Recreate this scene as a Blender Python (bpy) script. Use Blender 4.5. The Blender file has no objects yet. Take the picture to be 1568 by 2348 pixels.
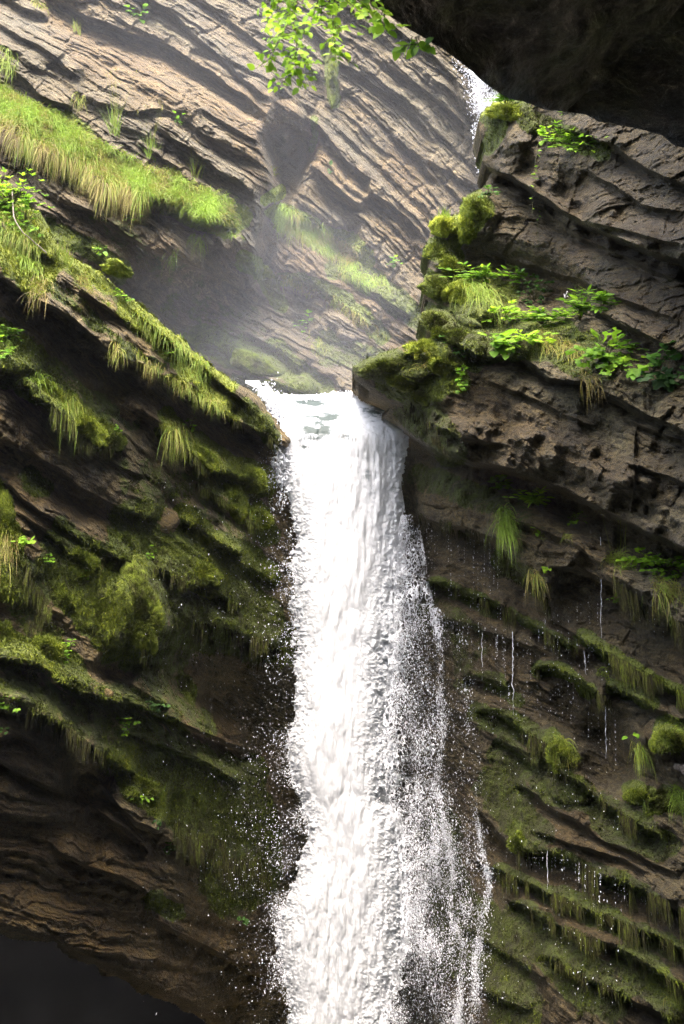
import bpy, math
import numpy as np
rng = np.random.default_rng(11)
sc = bpy.context.scene
COL = sc.collection
# ------------------------------------------------------------------ camera
W, H, F, PITCH = 1568.0, 2347.0, 2400.0, math.radians(12)
CP, SP = math.cos(PITCH), math.sin(PITCH)
cam = bpy.data.cameras.new('camera'); camo = bpy.data.objects.new('camera', cam); COL.objects.link(camo)
cam.sensor_fit = 'VERTICAL'; cam.sensor_height = 36; cam.lens = 36*F/H
cam.clip_start = 0.1; cam.clip_end = 500
cam.dof.use_dof = True; cam.dof.focus_distance = 21; cam.dof.aperture_fstop = 3.5
camo.rotation_euler = (math.pi/2+PITCH, 0, 0)
sc.camera = camo

def P(u, v, d):
    u = np.asarray(u, float); v = np.asarray(v, float); d = np.asarray(d, float)
    x = (u-W/2)/F*d; zc = (H/2-v)/F*d
    return np.stack([x+0*d, d*CP-zc*SP, d*SP+zc*CP], -1)

def uvd(p):
    p = np.asarray(p, float)
    d = p[..., 1]*CP+p[..., 2]*SP; zc = -p[..., 1]*SP+p[..., 2]*CP
    return p[..., 0]/d*F+W/2, H/2-zc/d*F, d

def depth_at_y(v, y):           # ray depth at which the world y is reached
    return y/(CP-(H/2-v)/F*SP)
# ------------------------------------------------------------------ noise
N = 64
TAB = rng.random((N, N, N)).astype(np.float32)
RT = rng.random(65536).astype(np.float32)
def vnoise(p):
    p = np.asarray(p, np.float32)
    i = np.floor(p).astype(np.int64); f = p-i; f = f*f*(3-2*f)
    i0 = i % N; i1 = (i+1) % N
    x0, y0, z0 = i0[..., 0], i0[..., 1], i0[..., 2]; x1, y1, z1 = i1[..., 0], i1[..., 1], i1[..., 2]
    fx, fy, fz = f[..., 0], f[..., 1], f[..., 2]
    a = TAB[x0, y0, z0]*(1-fx)+TAB[x1, y0, z0]*fx; b = TAB[x0, y1, z0]*(1-fx)+TAB[x1, y1, z0]*fx
    c = TAB[x0, y0, z1]*(1-fx)+TAB[x1, y0, z1]*fx; d = TAB[x0, y1, z1]*(1-fx)+TAB[x1, y1, z1]*fx
    return (a*(1-fy)+b*fy)*(1-fz)+(c*(1-fy)+d*fy)*fz
def fbm(p, o=4, g=0.5):
    s = 0; a = 1; n = 0; p = np.asarray(p, np.float32)
    for k in range(o):
        s = s+a*(vnoise(p+k*17.31)-0.5); n += a; a *= g; p = p*2.03
    return s/n*2
def h1(i, s=0): return RT[(np.asarray(i).astype(np.int64)*7919+s*104729+131) & 65535]
def h2(i, j, s=0): return RT[(np.asarray(i).astype(np.int64)*7919+np.asarray(j).astype(np.int64)*3571*13+s*104729+977) & 65535]
def sstep(a, b, x): t = np.clip((x-a)/(b-a), 0, 1); return t*t*(3-2*t)
def uvn(u, v, s, o=3, seed=0):
    return fbm(np.stack([u/s, v/s, np.full_like(u, seed*3.7+.3)], -1), o)
# ------------------------------------------------------------------ polyline distance in the cliff's own parameter plane
def pdist(u, v, pts, margin=160):
    """|d|, signed d (+ below), parameter 0..1; far cells get 1e4"""
    pts = np.array(pts, float)
    D = np.full(u.shape, 1e4); S = np.full(u.shape, 1e4); T = np.zeros(u.shape)
    m = (u > pts[:, 0].min()-margin) & (u < pts[:, 0].max()+margin) & (v > pts[:, 1].min()-margin) & (v < pts[:, 1].max()+margin)
    if not m.any(): return D, S, T
    uu, vv = u[m], v[m]; seg = np.diff(pts, axis=0); L = np.hypot(seg[:, 0], seg[:, 1]); cum = np.r_[0, np.cumsum(L)]
    bd = np.full(uu.shape, 1e4); bs = bd.copy(); bt = np.zeros(uu.shape)
    for k in range(len(seg)):
        dx, dy = uu-pts[k, 0], vv-pts[k, 1]
        t = np.clip((dx*seg[k, 0]+dy*seg[k, 1])/L[k]**2, 0, 1)
        ex, ey = dx-t*seg[k, 0], dy-t*seg[k, 1]; e = np.hypot(ex, ey)
        cr = (seg[k, 0]*dy-seg[k, 1]*dx)
        q = e < bd-1e-6
        bd[q] = e[q]; bs[q] = (np.sign(cr)*e)[q]; bt[q] = ((cum[k]+t*L[k])/cum[-1])[q]
    D[m] = bd; S[m] = bs; T[m] = bt
    return D, S, T
def inside(u, v, poly):
    poly = np.array(poly, float); r = np.zeros(u.shape, bool); j = len(poly)-1
    for i in range(len(poly)):
        xi, yi = poly[i]; xj, yj = poly[j]
        if yi != yj:
            r ^= ((yi > v) != (yj > v)) & (u < (xj-xi)*(v-yi)/(yj-yi)+xi)
        j = i
    return r
def tps(ctrl, u, v):
    c = np.array(ctrl, float); X = c[:, :2]/1000
    def U(r2): return r2*np.log(r2+1e-9)
    n = len(c); K = U(((X[:, None]-X[None])**2).sum(-1))+np.eye(n)*1e-3
    A = np.zeros((n+3, n+3)); A[:n, :n] = K; A[:n, n] = 1; A[:n, n+1:] = X; A[n, :n] = 1; A[n+1:, :n] = X.T
    w = np.linalg.solve(A, np.r_[c[:, 2], 0, 0, 0])
    o = w[n]+w[n+1]*u/1000+w[n+2]*v/1000
    for k in range(n): o = o+w[k]*U((u/1000-X[k, 0])**2+(v/1000-X[k, 1])**2)
    return o
# ------------------------------------------------------------------ mesh helpers
def mesh_np(name, co, faces, mats=(), attrs=None, smooth=True, parent=None, fmat=None):
    co = np.asarray(co, np.float32); faces = np.asarray(faces, np.int32)
    me = bpy.data.meshes.new(name); k = faces.shape[1]
    me.vertices.add(len(co)); me.vertices.foreach_set('co', co.ravel())
    me.loops.add(faces.size); me.loops.foreach_set('vertex_index', faces.ravel())
    me.polygons.add(len(faces)); me.polygons.foreach_set('loop_start', np.arange(0, faces.size, k, dtype=np.int32))
    me.polygons.foreach_set('use_smooth', np.full(len(faces), smooth))
    for a, val in (attrs or {}).items():
        at = me.attributes.new(a, 'FLOAT', 'POINT'); at.data.foreach_set('value', np.asarray(val, np.float32))
    me.update(calc_edges=True)
    for m in mats: me.materials.append(m)
    if fmat is not None: me.polygons.foreach_set('material_index', np.asarray(fmat, np.int32))
    o = bpy.data.objects.new(name, me); COL.objects.link(o)
    if parent is not None: o.parent = parent
    return o
def tag(o, label=None, cat=None, group=None, kind=None):
    if label: o['label'] = label
    if cat: o['category'] = cat
    if group: o['group'] = group
    if kind: o['kind'] = kind
    return o
def empty(name, loc):
    o = bpy.data.objects.new(name, None); COL.objects.link(o); o.location = loc; o.empty_display_size = .1
    return o
def recentre(o, loc):
    """put the origin of a mesh thing at its base"""
    me = o.data; n = len(me.vertices); a = np.empty(n*3, np.float32); me.vertices.foreach_get('co', a)
    a = a.reshape(-1, 3)-np.array(loc, np.float32); me.vertices.foreach_set('co', a.ravel()); me.update()
    o.location = [float(x) for x in loc]
    return o
# ------------------------------------------------------------------ materials
class NT:
    def __init__(s, name):
        s.m = bpy.data.materials.new(name); s.m.use_nodes = True; s.t = s.m.node_tree; s.t.nodes.clear()
        s.out = s.n('ShaderNodeOutputMaterial')
    def n(s, ty, **kw):
        x = s.t.nodes.new(ty)
        for k, v in kw.items(): setattr(x, k, v)
        return x
    def l(s, a, b): s.t.links.new(a, b)
    def put(s, sock, v):
        if isinstance(v, bpy.types.NodeSocket): s.l(v, sock)
        elif isinstance(v, (tuple, list)) and len(v) == 3 and sock.type == 'RGBA': sock.default_value = (*v, 1)
        else: sock.default_value = v
    def math(s, op, a, b=0.0, c=None, clamp=False):
        x = s.n('ShaderNodeMath', operation=op); x.use_clamp = clamp; s.put(x.inputs[0], a); s.put(x.inputs[1], b)
        if c is not None: s.put(x.inputs[2], c)
        return x.outputs[0]
    def mix(s, f, a, b, mode='MIX'):
        x = s.n('ShaderNodeMix', data_type='RGBA', blend_type=mode); s.put(x.inputs['Factor'], f)
        s.put(x.inputs[6], a); s.put(x.inputs[7], b); return x.outputs[2]
    def attr(s, n): return s.n('ShaderNodeAttribute', attribute_name=n).outputs['Fac']
    def coord(s, rot=(0, 0, 0), scale=(1, 1, 1)):
        g = s.n('ShaderNodeNewGeometry'); m = s.n('ShaderNodeMapping', vector_type='TEXTURE')
        m.inputs['Rotation'].default_value = rot; m.inputs['Scale'].default_value = scale
        s.l(g.outputs['Position'], m.inputs['Vector']); return m.outputs[0]
    def noise(s, vec, scale, det=6, rough=.6, dist=0):
        x = s.n('ShaderNodeTexNoise'); s.l(vec, x.inputs['Vector'])
        for k, v in (('Scale', scale), ('Detail', det), ('Roughness', rough), ('Distortion', dist)): x.inputs[k].default_value = v
        return x.outputs['Fac']
    def ramp(s, f, stops, interp='LINEAR'):
        x = s.n('ShaderNodeValToRGB'); r = x.color_ramp; r.interpolation = interp
        while len(r.elements) < len(stops): r.elements.new(.5)
        for e, (p, c) in zip(r.elements, stops):
            e.position = p; e.color = (*c, 1) if len(c) == 3 else c
        s.l(f, x.inputs[0]); return x.outputs[0]
    def bump(s, h, strength, dist, normal=None):
        x = s.n('ShaderNodeBump'); x.inputs['Strength'].default_value = strength; x.inputs['Distance'].default_value = dist
        s.l(h, x.inputs['Height'])
        if normal is not None: s.l(normal, x.inputs['Normal'])
        return x.outputs[0]
    def pbr(s, col, rough=.8, normal=None, spec=.4, **kw):
        b = s.n('ShaderNodeBsdfPrincipled'); s.put(b.inputs['Base Color'], col); s.put(b.inputs['Roughness'], rough)
        s.put(b.inputs['Specular IOR Level'], spec)
        for k, v in kw.items(): s.put(b.inputs[k.replace('_', ' ')], v)
        if normal is not None: s.l(normal, b.inputs['Normal'])
        s.l(b.outputs[0], s.out.inputs['Surface']); return b
def g3(v): return (v, v, v)

MOSS_STOPS = [(0, (.016, .014, .006)), (.25, (.045, .045, .010)), (.5, (.088, .116, .012)), (.75, (.175, .215, .016)), (1, (.32, .35, .03))]
def mat_rock(name, dip, gain=1.0, warmk=1.0, red=1.0):
    t = NT(name)
    vb = t.coord((0, dip, 0), (1.7, 1.1, .38)); vp = t.coord()
    n1 = t.noise(vb, 1.1, 8, .62, .3); n2 = t.noise(vb, 6.5, 6, .65, .4); n3 = t.noise(vp, .35, 4, .5)
    n4 = t.noise(vp, 14, 5, .7); warm, wet_shaded, moss, hue = t.attr('warm'), t.attr('wet_shaded'), t.attr('moss'), t.attr('hue')
    G = lambda r, g, b: (r*gain*red, g*gain*1.03, b*gain*(.90 if red > 1.035 else .80))
    grey = t.ramp(n1, [(.25, G(.105, .086, .052)), (.45, G(.215, .182, .115)), (.6, G(.33, .285, .185)), (.8, G(.48, .42, .29))])
    tan = t.ramp(n1, [(.25, G(.14, .088, .036)), (.45, G(.28, .185, .078)), (.62, G(.43, .295, .135)), (.8, G(.55, .40, .21))])
    f = t.math('MULTIPLY_ADD', n3, 2.2, -.85 if gain < .8 and red > 1.035 else -.45); f = t.math('ADD', f, t.math('MULTIPLY', warm, warmk), clamp=True)
    base = t.mix(f, grey, tan)
    dark = t.mix(.72, base, G(.040, .032, .024))
    base = t.mix(t.math('MULTIPLY', t.ramp(n2, [(.42, g3(0)), (.58, g3(1))]), .8), base, dark)
    n6 = t.noise(t.coord((0, dip, 0), (.9, .7, .16)), 12, 5, .7)
    base = t.mix(t.math('MULTIPLY', t.ramp(n6, [(.53, g3(0)), (.60, g3(1))]), .65), base, t.mix(.8, base, (.02, .017, .014)))
    base = t.mix(t.math('MULTIPLY', t.ramp(n4, [(.36, g3(1)), (.50, g3(0))]), .75), base, t.mix(.7, base, (.022, .019, .015)))
    base = t.mix(t.math('MULTIPLY', t.ramp(n4, [(.56, g3(0)), (.70, g3(1))]), .5), base, t.mix(.5, base, G(.62, .56, .48)))
    # damp rock and painted shade: darker, smoother
    wet_shaded_c = t.mix(1.0, base, (.50, .44, .31), 'MULTIPLY')
    base = t.mix(wet_shaded, base, wet_shaded_c)
    # moss film
    mh = t.math('ADD', hue, t.math('MULTIPLY_ADD', t.noise(vp, 3.2, 9, .8), 1.5, -.75), clamp=True)
    mc = t.ramp(mh, MOSS_STOPS)
    mn = t.noise(vp, 2.2, 10, .8)
    mf = t.ramp(t.math('ADD', moss, t.math('MULTIPLY_ADD', mn, 1.3, -.65)), [(.44, g3(0)), (.54, g3(1))])
    col = t.mix(mf, base, mc)
    fine = t.noise(vp, 30, 5, .8)
    b0 = t.bump(n6, 1.0, .05); b1 = t.bump(n2, 1.0, .13, b0); b2 = t.bump(n4, 1.0, .06, b1); b3 = t.bump(fine, 1.0, .04, b2)
    rough = t.math('MULTIPLY_ADD', t.math('MULTIPLY', wet_shaded, t.math('SUBTRACT', 1, mf)), -.42, .85)
    t.pbr(col, rough, b3, .55)
    return t.m
def mat_moss(name='moss_fuzz'):
    t = NT(name); vp = t.coord(); hue = t.attr('hue')
    mh = t.math('ADD', hue, t.math('MULTIPLY_ADD', t.noise(vp, 6, 9, .8), 1.5, -.78), clamp=True)
    c = t.ramp(mh, MOSS_STOPS); f = t.noise(vp, 35, 5, .8)
    t.pbr(c, .9, t.bump(f, .9, .03), .2); return t.m
def mat_grass(name, stops):
    t = NT(name); tone = t.attr('tone')
    c = t.ramp(tone, stops)
    d = t.n('ShaderNodeBsdfPrincipled'); t.put(d.inputs['Base Color'], c); d.inputs['Roughness'].default_value = .6; d.inputs['Specular IOR Level'].default_value = .3
    tr = t.n('ShaderNodeBsdfTranslucent'); t.l(c, tr.inputs[0]); mx = t.n('ShaderNodeMixShader'); mx.inputs[0].default_value = .5 if 'leaf' in name else .35
    t.l(d.outputs[0], mx.inputs[1]); t.l(tr.outputs[0], mx.inputs[2]); t.l(mx.outputs[0], t.out.inputs[0]); return t.m
M = {}
M['rock_far'] = mat_rock('weathered_limestone', math.radians(36), .66, 1.0, 1.04)
M['rock_near'] = mat_rock('mossy_limestone', math.radians(37), .84, .8, .99)
M['rock_right'] = mat_rock('brown_limestone', math.radians(32), .56, .8, .99)
M['moss'] = mat_moss()
M['grass'] = mat_grass('grass_blades', [(0, (.10, .075, .03)), (.22, (.28, .22, .07)), (.4, (.24, .26, .04)), (.7, (.16, .245, .03)), (1, (.27, .40, .045))])
M['leaf'] = mat_grass('leaf_green', [(0, (.06, .12, .012)), (.5, (.15, .31, .02)), (1, (.36, .56, .035))])
M['leafdark'] = mat_grass('leaf_dark_green', [(0, (.02, .045, .012)), (.5, (.045, .11, .02)), (1, (.10, .22, .03))])
M['stem'] = mat_grass('plant_stem', [(0, (.05, .04, .02)), (1, (.12, .14, .04))])
def mat_water():
    t = NT('white_water'); vs = t.coord((0, 0, 0), (.5, .5, 1.7))
    n = t.noise(vs, 4, 8, .72, .4); n2 = t.noise(vs, 16, 6, .75)
    thin = t.attr('thin')
    f = t.ramp(t.math('ADD', n, t.math('MULTIPLY', thin, .35)), [(.58, g3(0)), (.78, g3(1))])
    c = t.mix(f, (.61, .63, .65), t.mix(t.math('MULTIPLY', thin, 1.0, clamp=True), (.36, .39, .415), (.06, .08, .075)))
    b = t.bump(n2, .25, .015)
    p = t.pbr(c, .6, b, .3); tr = t.n('ShaderNodeBsdfTranslucent'); t.l(c, tr.inputs[0]); mx = t.n('ShaderNodeMixShader'); mx.inputs[0].default_value = .35
    t.l(p.outputs[0], mx.inputs[1]); t.l(tr.outputs[0], mx.inputs[2]); t.l(mx.outputs[0], t.out.inputs[0]); return t.m
M['water'] = mat_water()
def mat_lace():
    t = NT('torn_water_sheet'); vs = t.coord((0, .12, 0), (.6, .6, 1.25))
    v = t.n('ShaderNodeTexVoronoi', feature='DISTANCE_TO_EDGE'); nz = t.n('ShaderNodeTexNoise'); t.l(vs, nz.inputs['Vector']); nz.inputs['Scale'].default_value = 6; nz.inputs['Detail'].default_value = 4
    add = t.n('ShaderNodeVectorMath', operation='MULTIPLY_ADD'); t.l(nz.outputs['Color'], add.inputs[0]); add.inputs[1].default_value = (.35, .35, .35); t.l(vs, add.inputs[2])
    t.l(add.outputs[0], v.inputs['Vector']); v.inputs['Scale'].default_value = 7
    n = t.noise(vs, 3.0, 7, .75); cov = t.attr('cover')
    th = t.math('MULTIPLY', t.math('ADD', t.math('MULTIPLY_ADD', n, 1.7, -.9), cov), .14)
    a = t.math('LESS_THAN', v.outputs['Distance'], th)
    b = t.n('ShaderNodeBsdfPrincipled'); b.inputs['Base Color'].default_value = (.70, .72, .75, 1); b.inputs['Roughness'].default_value = .4
    tr = t.n('ShaderNodeBsdfTransparent'); mx = t.n('ShaderNodeMixShader'); t.l(a, mx.inputs[0]); t.l(tr.outputs[0], mx.inputs[1]); t.l(b.outputs[0], mx.inputs[2])
    t.l(mx.outputs[0], t.out.inputs[0]); return t.m
M['lace'] = mat_lace()
t = NT('water_drops'); t.pbr((.68, .70, .74), .3, None, .5); M['drop'] = t.m
# ------------------------------------------------------------------ cliffs
def strata(p, th, bend=None, scales=None, tilt=-.35):
    """bedded, jointed rock: relief (m, towards the viewer)"""
    x, y, z = p[..., 0], p[..., 1], p[..., 2]
    t = z*math.cos(th)+x*math.sin(th)+tilt*.35*y
    if bend: t = t+bend[1]*np.logaddexp(0, (x-bend[0])*1.5)/1.5
    s = x*math.cos(th)-z*math.sin(th)
    lf = fbm(p*.22+3, 3); t = t+.50*lf+.22*fbm(p*1.0, 3)+.06*fbm(p*3.6, 3); s = s+.6*fbm(p*.5+9, 3)+.2*fbm(p*2.5, 3)
    rough = np.clip(.75+.9*fbm(p*.35+31, 3), .25, 1.5)
    out = np.zeros(x.shape)
    for k, (sz, amp, asp) in enumerate(scales or [(1.25, .38, 4.5), (.47, .20, 5), (.19, .09, 5), (.075, .035, 6)]):
        jb = np.floor(s/(sz*asp*1.7)+k*3.1+.35*np.sin(t/sz*.9)); q = t/sz+k*7.3+.55*h1(jb, k+3)*(k > 0); i = np.floor(q); f = q-i
        edge = .25*h1(i, k)                    # uneven bed thickness
        sb = s/(sz*asp)+h1(i, k+9)*13; j = np.floor(sb); g = sb-j
        off = h2(i, j, k)-.5
        prof = sstep(0, .14, f)*(1-.85*f)+edge
        side = sstep(0, .03, g)*sstep(0, .03, 1-g)
        out = out+amp*(prof+1.0*off+.9*(g-.5)*(h2(i, j, k+5)-.5))*(.25+.75*side)*(rough if k else 1)*(1 if k < 2 else np.clip(.2+1.7*vnoise(p*(.9+k)+k*5), .3, 1.5))
    return out

class Cliff:
    def __init__(s, name, mat, u0, u1, v0, v1, ctrl, poly, sil, th, ledges, dents=(), moss=(), tint=(), step=2.0, rim=26, rimd=1.4, bend=None, scales=None, rag=9, post=None, damp=None, fine=1.0):
        us = np.arange(u0, u1+.1, step); vs = np.arange(v0, v1+.1, step)
        u, v = np.meshgrid(us, vs); s.u0, s.v0, s.step, s.shape = u0, v0, step, u.shape
        D = tps(ctrl, u, v)
        D0 = D.copy()
        if post is not None: D = post(u, v, D)
        wu = u+uvn(u, v, 60, 3, 1)*rag; wv = v+uvn(u, v, 60, 3, 2)*rag
        for L in ledges:                       # (pts, protrusion, up px, down px)
            pts, pr, up, dn = L[:4]
            d, sd, tt = pdist(wu, wv, pts, max(up, dn)*2.2)
            m = d < 9e3
            end = sstep(0, .12, tt)*sstep(0, .12, 1-tt) if len(L) < 5 else 1.0
            # sloping top that rises to the crest, then a steep undercut that slowly comes back out
            a = np.where(sd <= 0, np.exp(-(sd/up)**2*1.2)*.8-np.clip(-sd/up, 0, 1)*0, (.8+.9)*np.exp(-(sd/7)**2)-.9*np.exp(-((sd-7)/dn)**2*1.6)*(sd > 0))
            pm = 1+.75*uvn(u, v, 55, 3, 6+len(pts))
            D = D-np.where(m, pr*a*end*np.clip(pm, .25, 1.6)*np.exp(-np.where((tt <= 0) | (tt >= 1), 1, 0)*0), 0)
        for (cu, cv, ru, rv, dep, *r) in dents:          # bulges (+) and hollows (-)
            ang = math.radians(r[0]) if r else 0
            du, dv = wu-cu, wv-cv; a = (du*math.cos(ang)+dv*math.sin(ang))/ru; b = (-du*math.sin(ang)+dv*math.cos(ang))/rv
            q = a*a+b*b
            D = D-dep*(np.sqrt(np.clip(1-q, 0, 1)) if dep > 0 else np.exp(-q**2))
        p = P(u, v, D)
        mo = np.zeros(u.shape); hu = np.full(u.shape, .38)+.15*uvn(u, v, 90, 3, 5)
        for (pts, w, st, hh) in moss:
            d, sd, tt = pdist(wu, wv, pts, w*2.5) if len(pts) > 1 else (np.hypot(wu-pts[0][0], wv-pts[0][1]), 0, 0)
            d = d+w*.9*uvn(u, v, w*1.2+14, 4, 3)
            f = sstep(w*1.25, w*.55, d); mo = np.maximum(mo, f*st); hu = hu*(1-f)+hh*f
        at = {'warm': np.zeros(u.shape), 'wet_shaded': np.zeros(u.shape)}
        for (what, pts, w, val) in tint:
            d, sd, tt = pdist(wu, wv, pts, w*2.5) if len(pts) > 1 else (np.hypot(wu-pts[0][0], wv-pts[0][1]), 0, 0)
            f = sstep(w*1.3, w*.4, d+w*.5*uvn(u, v, w+20, 3, 7)); at[what] = at[what]*(1-f)+val*f
        st = strata(P(u, v, D0+.3*np.clip(D-D0, -2, 2)), th, bend, scales)
        dm = 1 if damp is None else damp(u, v)
        # moss hides the beds and puffs out in cushions with streaks hanging down
        puff = .10*fbm(p*2.2+5, 4)+.05*np.abs(fbm(p*np.array([6, 6, 2.6]), 3))+.035*fbm(p*11, 3)
        puff = puff+.10*np.clip(fbm(p*np.array([5., 5., .9])+8, 3), -1, 1)
        Dd = st*dm*(1-.72*mo)+mo*(puff+.10)+(.065*fbm(p*6, 4, .7)+.030*np.abs(fbm(p*15, 3, .6)))*fine
        Dd = Dd+.17*fbm(p*1.7+4, 6, .66)*(1-.5*mo)
        D = D-Dd
        # rim: the rock rolls back at its silhouette
        ins = inside(u+uvn(u, v, 22, 4, 8)*rag*1.1, v+uvn(u, v, 22, 4, 9)*rag*1.1, poly)
        if sil is not None:
            d, _, _ = pdist(u, v, sil, rim*1.5)
            x = np.clip(1-d/rim, 0, 1); D = D+rimd*(1-np.sqrt(np.clip(1-x*x, 0, 1)))
        s.D = D; s.mo = mo; s.hu = hu; s.ins = ins
        co = P(u, v, D).reshape(-1, 3); n0 = co.shape[0]; nr, nc = u.shape
        idx = np.arange(n0).reshape(nr, nc)
        cell = ins[:-1, :-1] & ins[1:, :-1] & ins[:-1, 1:] & ins[1:, 1:]
        fa = np.stack([idx[:-1, :-1], idx[1:, :-1], idx[1:, 1:], idx[:-1, 1:]], -1)[cell]
        # a skirt that carries the rim straight back, so the rock has thickness
        e = np.concatenate([fa[:, [0, 1]], fa[:, [1, 2]], fa[:, [2, 3]], fa[:, [3, 0]]])
        key = np.sort(e, 1); kk = key[:, 0].astype(np.int64)*n0+key[:, 1]
        _, inv, cnt = np.unique(kk, return_inverse=True, return_counts=True)
        be = e[cnt[inv] == 1]
        bv = np.unique(be); mp = np.full(n0, -1, np.int64); mp[bv] = n0+np.arange(len(bv))
        back = co[bv]*(1+2.5/np.linalg.norm(co[bv], axis=1, keepdims=True))+np.array([0, 1.0, 0])
        fs = np.stack([be[:, 1], be[:, 0], mp[be[:, 0]], mp[be[:, 1]]], -1)
        A = {'moss': mo.ravel(), 'hue': hu.ravel(), 'warm': at['warm'].ravel(), 'wet_shaded': at['wet_shaded'].ravel()}
        A = {k: np.r_[x, x[bv]] for k, x in A.items()}
        co = np.r_[co, back]; fa = np.r_[fa, fs]
        used = np.zeros(len(co), bool); used[fa.ravel()] = True; rm = np.cumsum(used)-1
        s.o = mesh_np(name, co[used], rm[fa], [mat], {k: x[used] for k, x in A.items()})
        s.o['kind'] = 'structure'
        # smoothed depth for seating plants
        K = D.copy()
        for _ in range(3):
            K[1:-1, 1:-1] = (K[1:-1, 1:-1]*2+K[:-2, 1:-1]+K[2:, 1:-1]+K[1:-1, :-2]+K[1:-1, 2:])/6
        s.K = K
    def depth(s, u, v, sm=True):
        a = s.K if sm else s.D
        i = np.clip(np.round((np.asarray(v)-s.v0)/s.step).astype(int), 0, s.shape[0]-1)
        j = np.clip(np.round((np.asarray(u)-s.u0)/s.step).astype(int), 0, s.shape[1]-1)
        return a[i, j]
    def ok(s, u, v):
        i = np.clip(np.round((np.asarray(v)-s.v0)/s.step).astype(int), 0, s.shape[0]-1)
        j = np.clip(np.round((np.asarray(u)-s.u0)/s.step).astype(int), 0, s.shape[1]-1)
        return s.ins[i, j]
    def at(s, u, v, lift=0.0): return P(u, v, s.depth(u, v)-lift)
# ================================================================== THE ROCK
RAD = math.radians
# ---- far wall of the gorge
BUT = [(640, -300), (640, 120), (634, 235), (606, 292), (600, 330), (632, 392), (646, 440), (610, 500), (600, 640)]
def far_post(u, v, D):
    x = np.interp(v, [p[1] for p in BUT], [p[0] for p in BUT])+uvn(u, v, 30, 3, 4)*10
    D = D-2.2*sstep(10, -12, u-x)*sstep(700, 560, v)*sstep(170, 300, v+.3*(640-u))
    D = D-1.6*sstep(6, -45, u-x)*sstep(700, 500, v)*0
    return D
FAR_CTRL = [(-120, -260, 37), (600, -260, 40), (1260, -260, 42), (-100, 0, 34), (300, 100, 34.5), (620, 200, 35.5), (760, 200, 36.8), (1000, 300, 37.5), (1200, 100, 38.5), (1200, 500, 38), (0, 250, 31.5), (300, 380, 31.8), (540, 500, 32),
            (-100, 480, 29), (0, 600, 28.5), (300, 620, 31), (600, 700, 33.5), (800, 640, 34), (950, 700, 34.2), (420, 850, 31.5), (600, 850, 31), (720, 880, 30.5), (860, 860, 31.5), (1000, 900, 32), (500, 1050, 29), (900, 1100, 29)]
FAR_L = [
 ([(90, -10), (165, 15), (205, 36), (300, 70), (380, 100), (425, 130), (500, 176), (565, 222), (628, 276)], 1.5, 110, 34),
 ([(250, -60), (400, 30), (450, 80), (520, 140), (600, 215), (640, 236)], .7, 45, 16),
 ([(330, -60), (480, 10), (560, 70), (640, 130)], .45, 35, 14),
 ([(-20, 30), (50, 85), (110, 112), (150, 150), (190, 178)], .8, 50, 22),
 ([(-20, -20), (60, 20), (120, 40)], .6, 40, 20),
 ([(190, 205), (225, 228), (300, 250), (370, 244), (420, 268), (470, 305), (520, 332), (600, 372)], .7, 60, 18),
 ([(345, 272), (400, 316), (450, 350), (500, 384), (550, 418), (592, 452)], 1.0, 36, 40),
 ([(460, 240), (530, 290), (600, 330)], .45, 30, 12),
 ([(-30, 120), (40, 165), (95, 215), (180, 250)], .7, 45, 22),
 # grassy ledge
 ([(-40, 262), (30, 310), (110, 355), (190, 378), (250, 440), (320, 452), (420, 465), (460, 500), (540, 520)], 1.3, 85, 55),
 ([(130, 445), (240, 500), (330, 560), (420, 600), (520, 640), (570, 690)], .7, 60, 30),
 ([(200, 590), (260, 600), (330, 662)], .7, 40, 26),
 ([(420, 545), (500, 560), (590, 612)], .6, 50, 26),
 ([(-30, 430), (60, 440), (110, 520)], .5, 40, 20),
 # right hand part
 ([(714, 370), (770, 424), (832, 482)], 1.3, 40, 55),
 ([(700, 255), (740, 300), (800, 370), (850, 410), (846, 456)], .9, 34, 26),
 ([(846, 436), (900, 468), (940, 500), (968, 548)], .8, 34, 26),
 ([(760, 120), (860, 190), (930, 240), (1010, 330)], .45, 30, 22),
 ([(870, 120), (950, 190), (1040, 250), (1080, 300)], .55, 30, 18),
 ([(900, 300), (960, 360), (1010, 430)], .4, 25, 16),
 ([(980, 360), (1040, 400), (1100, 440)], .4, 26, 14),
 ([(880, 40), (960, 100), (1050, 180), (1070, 260)], .5, 30, 18),
 ([(640, 10), (720, 60), (770, 110)], .5, 30, 16),
 ([(640, 470), (720, 500), (800, 560), (830, 600)], .6, 60, 26),
 ([(640, 630), (700, 640), (780, 690), (870, 760)], .9, 50, 40),
 ([(780, 620), (850, 660), (950, 730)], .7, 45, 28),
 ([(560, 760), (640, 800), (700, 850)], .8, 60, 35),
 ([(440, 770), (520, 800), (600, 860), (720, 910)], .8, 70, 35),
]
FAR_D = [(652, 328, 40, 34, -2.6, 10), (690, 350, 36, 40, -2.6, 20), (664, 392, 36, 60, -3.6, 14), (632, 370, 22, 50, -2.0, -8), (640, 500, 26, 80, -1.0), (608, 560, 22, 120, -1.2), (668, 250, 40, 22, .8, 15), (762, 180, 18, 75, .9), (790, 545, 30, 40, -1.1, 30),
         (660, 900, 80, 40, .7), (590, 820, 70, 32, .8, 25), (800, 740, 60, 35, .5, 30), (880, 700, 50, 40, .5), (500, 860, 60, 50, .5), (690, 720, 26, 70, -.9)]
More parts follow.
